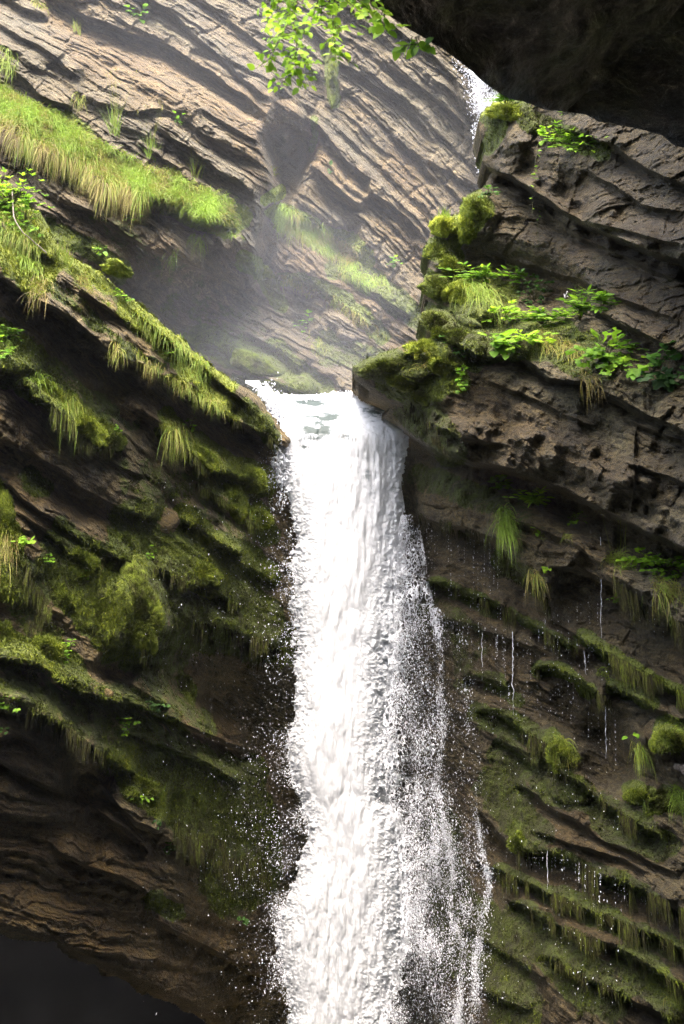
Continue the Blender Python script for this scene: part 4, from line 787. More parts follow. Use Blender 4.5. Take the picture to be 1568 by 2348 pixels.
# (cliff, u, v, su, sv, n, length m, mode, tone lo, tone hi, label, group, seed heads)
L_, R_, F_ = near, right, far
TU = [
 (L_, 45, 540, 34, 26, 700, .42, 'hang', .35, .8, 'long yellow-green grass curtain on the upper left bank above the dark undercut'),
 (L_, 95, 655, 12, 18, 160, .40, 'hang', .05, .35, 'dead straw-coloured grass hanging at the lower tip of the upper left bank'),
 (L_, 70, 600, 22, 16, 300, .38, 'hang', .6, 1.0, 'fresh green grass drooping at the corner of the upper left bank'),
 (L_, 150, 590, 10, 14, 70, .35, 'up', .4, .7, 'small upright tuft on the bare crest behind the upper left grass bank'),
 (L_, 190, 648, 8, 14, 70, .34, 'arch', .1, .45, 'pale dry tuft standing on the mossy slab right of the upper left bank'),
 (L_, 205, 662, 6, 10, 50, .3, 'arch', .3, .6, 'second pale tuft on the mossy slab, just right of the dry one'),
 (L_, 245, 700, 8, 8, 60, .24, 'arch', .3, .6, 'tiny grass sprig midway along the mossy slab'),
 (L_, 271, 800, 10, 10, 90, .34, 'hang', .25, .55, 'lone tuft with roots trailing from the bare ledge edge above the dark face'),
 (L_, 320, 812, 9, 8, 60, .26, 'hang', .3, .55, 'little tuft on the bare ledge edge right of the one with trailing roots'),
 (L_, 352, 838, 16, 10, 110, .28, 'hang', .15, .5, 'fringe of brownish grass along the middle of the bare ledge edge'),
 (L_, 330, 738, 18, 14, 220, .30, 'hang', .4, .75, 'light green tuft drooping from the moss crest halfway to the waterfall'),
 (L_, 362, 770, 18, 18, 260, .32, 'hang', .4, .8, 'bushy green tuft over the small dark hollow in the moss crest'),
 (L_, 415, 810, 16, 26, 340, .40, 'hang', .45, .85, 'long combed grass falling from the moss crest left of the waterfall lip'),
 (L_, 455, 845, 18, 24, 360, .38, 'hang', .45, .9, 'long bright grass falling down the slab nearest the waterfall lip'),
 (L_, 412, 880, 20, 8, 150, .24, 'hang', .25, .6, 'yellowish fringe on the lower edge of the mossy slab'),
 (L_, 450, 905, 20, 8, 180, .26, 'hang', .3, .65, 'golden fringe on the ledge edge close to the waterfall lip'),
 (L_, 492, 925, 16, 10, 180, .26, 'hang', .3, .75, 'last golden green fringe on the ledge edge before the waterfall'),
 (L_, 100, 880, 18, 10, 130, .42, 'arch', .7, 1.0, 'dark green arching grass on top of the round moss bank'),
 (L_, 165, 925, 16, 16, 200, .62, 'hang', .35, .75, 'long yellow grass spilling over the round moss bank at the left'),
 (L_, 15, 790, 16, 16, 90, .3, 'arch', .5, .9, 'broad bright tuft at the left edge of the frame above the round moss bank'),
 (L_, 405, 985, 13, 18, 240, .60, 'hang', .25, .6, 'long golden grass draped over the middle moss ledge'),
 (L_, 495, 1045, 8, 8, 110, .34, 'hang', .2, .5, 'yellow tuft hanging from the moss ledge nearest the waterfall'),
 (L_, 478, 1105, 10, 12, 90, .34, 'hang', .3, .6, 'thin tuft hanging under the moss ledge nearest the waterfall'),
 (L_, 590, 1170, 12, 12, 110, .28, 'hang', .45, .8, 'small green tuft on the last moss cushion beside the waterfall'),
 (L_, 12, 1235, 16, 40, 260, .55, 'hang', .05, .45, 'dry golden grass hanging down the moss hump at the far left edge'),
 (L_, 228, 1285, 9, 9, 80, .28, 'hang', .2, .5, 'small dry tuft between the two round moss balls'),
 (L_, 66, 1530, 10, 12, 40, .26, 'hang', .2, .4, 'yellow leaf-like tuft lying on the lower left ledge'),
 (L_, 372, 1830, 7, 12, 50, .3, 'up', .5, .7, 'small clump of thin blades on the lower left moss block'),
 (R_, 1085, 660, 34, 14, 900, .55, 'hang', .45, .85, 'thick dark green grass hanging in a curtain over the planted ledge'),
 (R_, 1045, 520, 9, 8, 60, .26, 'arch', .45, .8, 'small grass crest on the second yellow moss knob'),
 (R_, 1018, 495, 10, 6, 80, .26, 'up', .55, .9, 'spiky grass on top of the bright yellow moss knob'),
 (R_, 1265, 785, 30, 14, 420, .42, 'hang', .2, .5, 'pale yellow grass drooping over the front of the planted ledge'),
 (R_, 1310, 800, 18, 12, 200, .42, 'hang', .15, .45, 'white-edged grass blades hanging over the bare slab of the planted ledge'),
 (R_, 965, 840, 14, 8, 26, .34, 'arch', .3, .45, 'few straw stalks standing on the boulder tip over the lip'),
 (R_, 1350, 870, 20, 14, 120, .40, 'hang', .05, .3, 'dead rootlike strands trailing below the lobed leaves'),
 (R_, 1158, 1190, 10, 22, 420, .55, 'hang', .6, 1.0, 'vivid green grass tuft hanging down the brown ledge beside the falls'),
 (R_, 1240, 1225, 9, 9, 60, .22, 'arch', .3, .6, 'small yellow tuft above the hanging root strands'),
 (R_, 1225, 1320, 12, 10, 90, .46, 'hang', .2, .5, 'straggly tuft at the lower lip of the brown ledge, under the vivid one'),
 (R_, 1300, 1235, 9, 7, 60, .24, 'arch', .3, .7, 'small bright tuft on the middle of the brown rooty ledge'),
 (R_, 1418, 1290, 14, 12, 200, .50, 'arch', .4, .75, 'tall grass with drooping seed heads on the right-hand ledge', None, 6),
 (R_, 1530, 1345, 26, 14, 420, .46, 'hang', .2, .6, 'yellow-green grass mat hanging at the right edge of the frame'),
 (R_, 1284, 1700, 13, 12, 220, .34, 'hang', .35, .7, 'grass on top of the mossy knob in the lower right wall'),
 (R_, 1462, 1715, 10, 12, 150, .40, 'hang', .4, .7, 'drooping tuft on the hump between the two lower right trickles'),
 (R_, 1550, 1668, 14, 8, 160, .30, 'hang', .4, .8, 'bright tuft capping the round boulder at the right edge'),
 (R_, 1556, 1830, 12, 16, 260, .52, 'arch', .55, 1.0, 'vivid arching grass at the right edge below the broken stub'),
 (R_, 1385, 1545, 12, 8, 90, .22, 'arch', .4, .7, 'tiny tuft on the diagonal moss rib at the right'),
 (R_, 1476, 1835, 6, 8, 60, .3, 'hang', .5, .8, 'thin tuft on the small moss cushion left of the vivid grass'),
 (R_, 1525, 2270, 12, 14, 110, .32, 'hang', .25, .5, 'drooping yellow tuft near the lower right corner'),
 (R_, 1120, 645, 4, 4, 8, .6, 'up', .45, .5, 'few tall thin stalks above the grass curtain of the planted ledge'),
 (F_, 265, 305, 7, 7, 60, 1.0, 'up', .6, .8, 'tall grass stalks standing above the far grassy slope, left clump', 'tall grass stalks on the far slope', 8),
 (F_, 345, 360, 8, 8, 70, .8, 'up', .6, .8, 'tall grass stalks standing above the far grassy slope, right clump', 'tall grass stalks on the far slope', 6),
 (F_, 20, 140, 12, 18, 120, .8, 'hang', .5, .7, 'blue-green grass hanging from the far beds at the left edge'),
 (F_, 185, 225, 8, 12, 60, .7, 'hang', .3, .6, 'small tuft beside the pale slab above the far grass slope'),
 (F_, 395, 400, 10, 8, 60, .7, 'arch', .4, .6, 'pale tuft by the lower end of the far grass slope'),
 (F_, 450, 400, 8, 8, 40, .7, 'up', .4, .6, 'nodding grass heads above the end of the far grass slope'),
 (F_, 95, 15, 14, 6, 80, .5, 'hang', .25, .5, 'brown green tuft at the top left of the far cliff'),
 (F_, 176, 72, 6, 5, 40, .5, 'up', .3, .6, 'small tuft in the notch of the far cliff beds'),
 (F_, 375, 470, 12, 14, 130, .6, 'hang', .15, .5, 'dry tuft hanging off the underside of the far grass slope'),
 (F_, 455, 548, 12, 7, 80, .6, 'hang', .5, .7, 'small rounded grass clump below the far grass slope'),
 (F_, 398, 590, 7, 14, 70, .6, 'hang', .5, .7, 'narrow green tuft on the misty rock in the middle left'),
 (F_, 330, 465, 20, 10, 120, .6, 'hang', .2, .5, 'yellow fringe where the far grass slope breaks off'),
 (F_, 628, 395, 4, 8, 40, .4, 'arch', .3, .6, 'tiny moss and grass sprig beside the dark far cave'),
 (F_, 870, 640, 12, 10, 90, .6, 'hang', .5, .7, 'green tuft on the far rock behind the boulder'),
 (F_, 730, 790, 14, 16, 60, .5, 'hang', .3, .5, 'pale drooping tuft on the misty rock above the falls'),
]
for T in TU:
    g = T[11] if len(T) > 11 and T[11] else 'grass tufts growing on the cliffs'
    tuft(*T[:11], group=g, seeds=T[12] if len(T) > 12 else 0)
# ---- grass slope far away, and fringe under it: nobody could count it
def slope(cl, pts, w, n, L, lo, hi, mode='arch', name='grass'):
    pts = np.array(pts, float); L0 = np.r_[0, np.cumsum(np.hypot(*np.diff(pts, axis=0).T))]; q = rng.random(n)*L0[-1]
    u = np.interp(q, L0, pts[:, 0])+rng.normal(0, 6, n); v = np.interp(q, L0, pts[:, 1])+rng.uniform(-1, 1, n)*w
    gp = uvn(u, v, 34, 3, 2); k = (gp > -.30+.25*rng.normal(0, 1, n)) & cl.ok(u, v); u, v, gp = u[k], v[k], gp[k]
    d = cl.depth(u, v); n = len(u); pt = blades_at(cl, u, v, L, .017, mode, lo, hi); 
    tn = pt[2]+np.repeat((.8*gp+.1*uvn(u, v, 9, 2, 3)), 10); return pt[0], pt[1], np.clip(tn, 0, 1)
prt = [slope(far, [(-60, 205), (30, 262), (130, 310), (230, 375), (330, 425), (430, 458), (530, 508)], 42, 24000, .55, .3, .8),
       slope(far, [(-60, 245), (30, 300), (110, 350), (200, 385), (250, 430), (330, 450)], 16, 5000, .75, .1, .5, 'hang')]
o = quads('grass', prt, M['grass']); tag(o, kind='stuff')
prt = [slope(far, [(640, 490), (700, 525), (780, 575), (815, 590)], 26, 5000, .5, .3, .65, 'hang'), slope(far, [(650, 640), (760, 690), (860, 760)], 12, 1200, .4, .25, .5, 'hang'), slope(far, [(780, 615), (870, 650)], 14, 500, .4, .4, .7, 'hang')]
o = quads('grass', prt, M['grass']); tag(o, kind='stuff')
# ---- moss fuzz: short fibres over everything mossy
def fuzz(cl, n, L, wd, thr=.45):
    r, c = cl.shape; i = rng.integers(0, r, n); j = rng.integers(0, c, n); m = cl.mo[i, j]*cl.ins[i, j]
    p0 = P(cl.u0+j*cl.step, cl.v0+i*cl.step, cl.D[i, j]); k = (m+.5*fbm(p0*3, 4) > thr+.25*rng.random(n)); p0 = p0[k]; i = i[k]; j = j[k]; n = len(p0)
    d = np.stack([rng.normal(0, .5, n), -np.ones(n), rng.normal(-.5, .7, n)], -1)
    Lb = L*rng.uniform(.4, 1.3, n)*(1+1.2*(rng.random(n) < .1)); tip = p0+nrm(d)*Lb[:, None]; w = nrm(np.cross(d, rng.normal(0, 1, (n, 3))))*wd
    co = np.stack([p0-w, p0+w, tip], 1).reshape(-1, 3); hue = np.clip(cl.hu[i, j]+.22*fbm(p0*2.5, 4)+rng.normal(0, .10, n)+.03, 0, 1)
    o = mesh_np('moss', co, np.arange(3*n).reshape(-1, 3), [M['moss']], {'hue': np.repeat(hue, 3)}, smooth=False); tag(o, kind='stuff')
fuzz(near, 900000, .07, .007); fuzz(right, 400000, .06, .007); fuzz(far, 160000, .10, .013)
# hanging moss strings under damp ledges
def strings(cl, pts, w, n, L, hue):
    pts = np.array(pts, float); L0 = np.r_[0, np.cumsum(np.hypot(*np.diff(pts, axis=0).T))]; q = rng.random(n)*L0[-1]
    u = np.interp(q, L0, pts[:, 0]); v = np.interp(q, L0, pts[:, 1])+rng.uniform(-.4, 1, n)*w; b = cl.at(u, v, .03); d = np.stack([rng.normal(0, .1, n), -rng.uniform(.1, .5, n), -np.ones(n)], -1)
    k = uvn(u, v, 30, 3, 4)+.5*uvn(u, v, 9, 2, 6) > (.10 if cl is right else .0); b, d, u = b[k], d[k], u[k]; n = len(u)
    return ribbons(b, d, L*rng.uniform(.3, 1.2, n)*(.5+vnoise(np.stack([u/16, u*0, u*0], -1))), .012, .5, np.clip(hue-.05+rng.normal(0, .12, n), 0, 1), 3)
SS = [(right, [(960, 1178), (1034, 1200), (1134, 1236), (1170, 1285)], 14, 900, .26, .18), (right, [(1130, 1290), (1225, 1335), (1262, 1380)], 20, 700, .32, .22), (right, [(990, 1334), (1064, 1356), (1174, 1398), (1264, 1456), (1330, 1488)], 10, 2200, .30, .26),
      (right, [(1319, 1455), (1434, 1518), (1568, 1590)], 10, 1300, .28, .32), (right, [(1229, 1532), (1334, 1566), (1400, 1604)], 10, 1000, .30, .22), (right, [(1084, 1625), (1214, 1680), (1334, 1762)], 12, 1200, .28, .25), (right, [(1184, 1944), (1284, 1958), (1409, 2012), (1568, 2085)], 12, 2600, .42, .22),
      (right, [(1240, 1755), (1334, 1797), (1459, 1886)], 12, 1300, .24, .25), (right, [(1134, 1992), (1284, 2056), (1434, 2116), (1568, 2172)], 12, 2200, .28, .28), (right, [(1214, 2082), (1374, 2156), (1568, 2262)], 12, 1800, .24, .3), (right, [(1230, 2182), (1450, 2290)], 14, 1000, .2, .3), (right, [(940, 930), (1000, 990), (1060, 1040)], 26, 1500, .2, .16),
      (right, [(1404, 1316), (1490, 1390), (1568, 1432)], 14, 900, .34, .18), (near, [(365, 965), (460, 1058), (625, 1125)], 16, 1500, .26, .42), (near, [(450, 1104), (600, 1200)], 14, 900, .22, .42), (near, [(120, 925), (210, 1003), (300, 1025)], 14, 900, .24, .34), (near, [(470, 930), (640, 1012)], 10, 1000, .22, .26),
      (near, [(440, 1430), (650, 1485)], 30, 2200, .30, .24), (near, [(350, 1290), (560, 1400)], 30, 1600, .22, .34), (near, [(330, 1470), (370, 1560)], 40, 700, .24, .3), (near, [(400, 1900), (540, 1960), (620, 1980)], 60, 3000, .30, .26), (near, [(0, 1600), (160, 1670), (245, 1735)], 10, 900, .2, .22), (near, [(60, 1300), (120, 1400), (60, 1430)], 26, 700, .22, .3)]
o = quads('moss', [strings(*s) for s in SS], M['moss'], attr='hue'); tag(o, kind='stuff')
# ---- moss cushions: thick separate pads on the rock -----------------
def cushion(cl, u, v, ru, rv, h, hue, label, ang=0, grp='moss cushions on the rock'):
    u, v = float(u), float(v); m = 56; r = np.linspace(0, 1, 26)[:, None]; a = np.linspace(0, 2*math.pi, m, endpoint=False)[None]
    rag = 1.12+.55*uvn(np.cos(a)*40+u, np.sin(a)*40+v, 26, 3, 5); x = r*np.cos(a)*ru*rag; y = r*np.sin(a)*rv*rag; A = math.radians(ang)
    U = u+x*math.cos(A)-y*math.sin(A); V = v+x*math.sin(A)+y*math.cos(A)
    K = cl.depth(U, V); K = np.minimum(K, cl.depth(u, v)+.5*h+ (r*0+.25)); K = np.maximum(K, cl.depth(u, v)-.5)
    K = .55*K+.45*K[:1].mean(); dome = .62*h*(1-r**2.4)**.8*(1+.5*fbm(np.stack([U/22, V/22, 0*U], -1), 3))-.22*sstep(.86, 1, r)
    D = K-dome; p = P(U, V, D); D = D-(.07*np.abs(fbm(p*5, 4, .6))+.05*fbm(p*12, 3, .6)); p = P(U, V, D)
    # a little sag: the cushion hangs below its seat
    p[..., 2] -= h*.18*sstep(0, 1, r)
    n, k = p.shape[:2]; idx = np.arange(n*k).reshape(n, k); j2 = np.roll(idx, -1, 1)
    fa = np.stack([idx[:-1], idx[1:], j2[1:], j2[:-1]], -1).reshape(-1, 4); hu = np.clip(hue+.25*fbm(p*3, 3), 0, 1).ravel(); co = p.reshape(-1, 3)
    nf = int(1500*ru*rv/900)+400; q = rng.integers(k, len(co)-2*k, nf); b = co[q]+rng.normal(0, .012, (nf, 3)); c0 = co[0]+np.array([0, .35, -.1])
    d = nrm(b-c0)+rng.normal(0, .35, (nf, 3)); L = .06*rng.uniform(.5, 1.3, nf)[:, None]; w = nrm(np.cross(d, rng.normal(0, 1, (nf, 3))))*.006
    tri = np.stack([b-w, b+w, b+nrm(d)*L, b+nrm(d)*L*.99], 1).reshape(-1, 3)
    co = np.r_[co, tri]; fa = np.r_[fa, np.arange(4*nf).reshape(-1, 4)+n*k]; hu = np.r_[hu, np.repeat(np.clip(hu[q]+rng.normal(.04, .1, nf), 0, 1), 4)]
    loc = cl.at(u, v); o = mesh_np('moss_cushion', co-loc, fa, [M['moss']], {'hue': hu}); o.location = loc.tolist(); tag(o, label, 'moss', grp)
CU = [
 (R_, 1160, 250, 48, 20, .5, .72, 'bright moss cap on top of the right rock, under the black overhang', 5), (R_, 1092, 470, 34, 30, .45, .50, 'dark moss dome at the neck of the right rock, just below its notch', 20), (R_, 1068, 515, 20, 34, .35, .66, 'upright yellow-green moss pad between the dome and the yellow knob', 10),
 (R_, 1016, 512, 30, 22, .4, .80, 'bright yellow moss knob jutting out towards the distant fall', -10), (R_, 1000, 570, 26, 18, .35, .5, 'olive moss knob right below the bright yellow one', 0), (R_, 1032, 600, 32, 18, .35, .62, 'wide yellow-topped moss pad below the olive knob', 10), (R_, 996, 648, 32, 24, .4, .5, 'round olive moss ball above the planted ledge, furthest out to the left', 0),
 (R_, 1052, 668, 34, 26, .4, .64, 'leafy moss mound at the left end of the hanging grass curtain', 0), (R_, 998, 730, 36, 22, .4, .38, 'brown moss mound beneath the round olive ball', 5), (R_, 1006, 757, 22, 14, .25, .68, 'small yellow patch of moss on the brown mound', 0), (R_, 1050, 765, 34, 24, .35, .42, 'dark bristly moss mound right of the brown one', 0),
 (R_, 965, 792, 36, 22, .35, .74, 'smooth yellow moss pad on the boulder that leans over the lip', -20), (R_, 1012, 832, 34, 20, .35, .56, 'golden brown moss pad behind the straw stalks', 0), (R_, 876, 834, 46, 18, .3, .42, 'flat olive moss covering the tip of the leaning boulder', -14), (R_, 918, 872, 34, 16, .25, .62, 'yellow moss strip along the lower front of the leaning boulder', 14), (R_, 965, 905, 26, 16, .22, .5, 'tawny moss hanging just above the right corner of the lip', 30),
 (R_, 1284, 1728, 30, 40, .4, .48, 'mossy knob crowned with grass in the lower right wall', -15), (R_, 1540, 1685, 40, 26, .5, .55, 'round mossy boulder cap at the right edge of the frame', 0), (R_, 1458, 1818, 28, 18, .35, .6, 'green moss cushion left of the rusty one, lower right', 0), (R_, 1510, 1840, 28, 24, .35, .40, 'rusty orange moss cushion beside the vivid arching grass', 0), (R_, 1184, 1928, 20, 26, .25, .56, 'small bright hanging moss pad close to the lower spray', 0),
 (R_, 1535, 2260, 34, 22, .3, .5, 'yellowing moss pad near the lower right corner', 30), (R_, 1240, 1965, 22, 14, .22, .42, 'little moss pad on the reddish crumbly bed', 20),
 (L_, 187, 1275, 34, 34, .5, .60, 'round moss ball, the larger of the pair on the brown bed', 10), (L_, 258, 1288, 22, 20, .35, .48, 'round moss ball, the smaller of the pair on the brown bed', 0), (L_, 290, 1232, 15, 15, .3, .42, 'tiny moss button on the end of the brown bed', 0), (L_, 326, 1400, 38, 95, .22, .50, 'tall hanging moss bolster in the middle of the left wall', -12), (L_, 235, 1390, 26, 46, .18, .52, 'narrow moss bolster left of the tall hanging one', -20),
 (L_, 470, 1305, 40, 24, .35, .60, 'bright moss pad on the left wall facing the falls', 30), (L_, 460, 1350, 40, 18, .3, .58, 'golden moss pad under the bright one facing the falls', 22), (L_, 455, 1215, 38, 20, .35, .55, 'slanting moss pad with combed fibres above the bright pads', 28), (L_, 540, 1145, 22, 44, .35, .62, 'upright bright moss roll under the middle ledge', -18), (L_, 592, 1180, 30, 24, .35, .6, 'last moss cushion before the falling water', 20),
 (L_, 575, 1090, 36, 30, .4, .56, 'rounded moss nose at the end of the middle ledge', 30), (L_, 470, 1040, 40, 18, .3, .60, 'moss pad along the crest of the middle ledge', 38), (L_, 368, 985, 18, 14, .25, .55, 'small moss button left of the draped golden grass', 0), (L_, 205, 975, 50, 22, .45, .70, 'bright round moss bank with grass spilling over it', 42), (L_, 110, 885, 40, 20, .4, .66, 'moss bank crowned by the dark arching grass', 25), (L_, 262, 1005, 28, 24, .35, .48, 'moss knob at the lower end of the bright moss bank', 10),
 (L_, 110, 1480, 42, 26, .35, .58, 'flat moss pad on the lower left ledge', 20), (L_, 6, 1450, 24, 40, .4, .62, 'moss hump cut by the left edge, above the lower ledge', 0), (L_, 10, 1200, 24, 70, .4, .58, 'tall moss hump behind the dry grass at the left edge', 0), (L_, 330, 1795, 42, 18, .25, .56, 'thin bright moss streak on the lower left block', 35), (L_, 150, 1370, 28, 14, .25, .52, 'small moss pad in the middle of the brown lower bed', 35), (L_, 420, 1580, 26, 40, .2, .42, 'dim moss patch inside the lower left hollow', 0), (L_, 270, 610, 34, 16, .4, .6, 'moss pad on the crest where the far gorge begins', 22),
 (F_, 610, 620, 24, 14, .5, .58, 'yellow moss cap on the misty rock left of centre', 20), (F_, 520, 500, 30, 14, .5, .62, 'yellow moss knob closing the far grass slope', 25), (F_, 590, 830, 60, 22, .5, .44, 'mossy dome in the mist behind the lip', 20), (F_, 655, 890, 70, 26, .5, .46, 'low yellowish moss dome right behind the waterfall lip', 12), (F_, 762, 170, 12, 60, .5, .5, 'hanging moss column on the far cliff beside the leafy branch', 0),
]
for c in CU: cushion(*c[:8], ang=c[8] if len(c) > 8 else 0)
# ---- leafy plants ---------------------------------------------------
def plant(cl, u, v, kind, n, size, su, sv, up, label, cat='plant', name='leafy_plant', stems=True, lo=.3, hi=.9, group=None, droop=.0, dark=False, top=True):
    """stems arch out of one root; leaves sit at their ends and along them"""
    n = n*1.45 if cl is right else n; root = cl.at(u, v, .02); d = float(cl.depth(u, v)); px = d/F; e = empty(name, root.tolist()); tag(e, label, cat, group)
    st = []; LB = []; LD = []; n = int(n)
    for k in range(n):
        du, dv = rng.normal(0, su), rng.normal(0, sv)-up*rng.uniform(.5, 1.1); tip = np.array([du*px, -rng.uniform(.08, .38), -dv*px])
        t = np.linspace(0, 1, 6)[:, None]; c = tip*t+np.array([0, -.05, .18*up*px+.04])*np.sin(t*math.pi)*.7; st.append(tube(c, .005, .0025, 4))
        dr = nrm(c[-1]-c[-3]); dr = nrm(dr+np.array([0, -.3, -.5*droop]))
        if kind == 'pinnate':
            for q in range(4):
                f = .55+.15*q; b = c[0]*(1-f)+c[-1]*f; b = c[min(5, int(f*5))]
                for s in (-1, 1): LB.append(b); LD.append(dr*.5+s*np.array([.9, -.1, -.1])+np.array([0, -.2, 0]))
            LB.append(c[-1]); LD.append(dr)
        elif kind == 'trifoliate':
            for s in (-1, 0, 1): LB.append(c[-1]); LD.append(dr+s*np.array([1.1, 0, .1])); 
            LB.append(c[3]); LD.append(dr+np.array([rng.choice([-1, 1])*1., 0, 0]))
        else:
            LB.append(c[-1]); LD.append(dr+np.array([rng.normal(0, .5), -.2, -.2]))
            if rng.random() < .6: LB.append(c[3]); LD.append(dr+np.array([rng.choice([-1., 1.]), 0, -.2]))
    LB = np.array(LB); LD = np.array(LD); m = len(LB); shp = {'pinnate': 'narrow', 'trifoliate': 'ovate'}.get(kind, kind)
    lf = leaves(LB, LD, size*px*rng.uniform(.7, 1.25, m), shp, np.clip(rng.uniform(lo, hi, m), 0, 1), roll=.7)
    quads('leaves', [lf], M['leafdark' if dark else 'leaf'], parent=e); quads('stem', st, M['stem'], parent=e)
    return e
G1 = 'leafy plants rooted on the ledges'
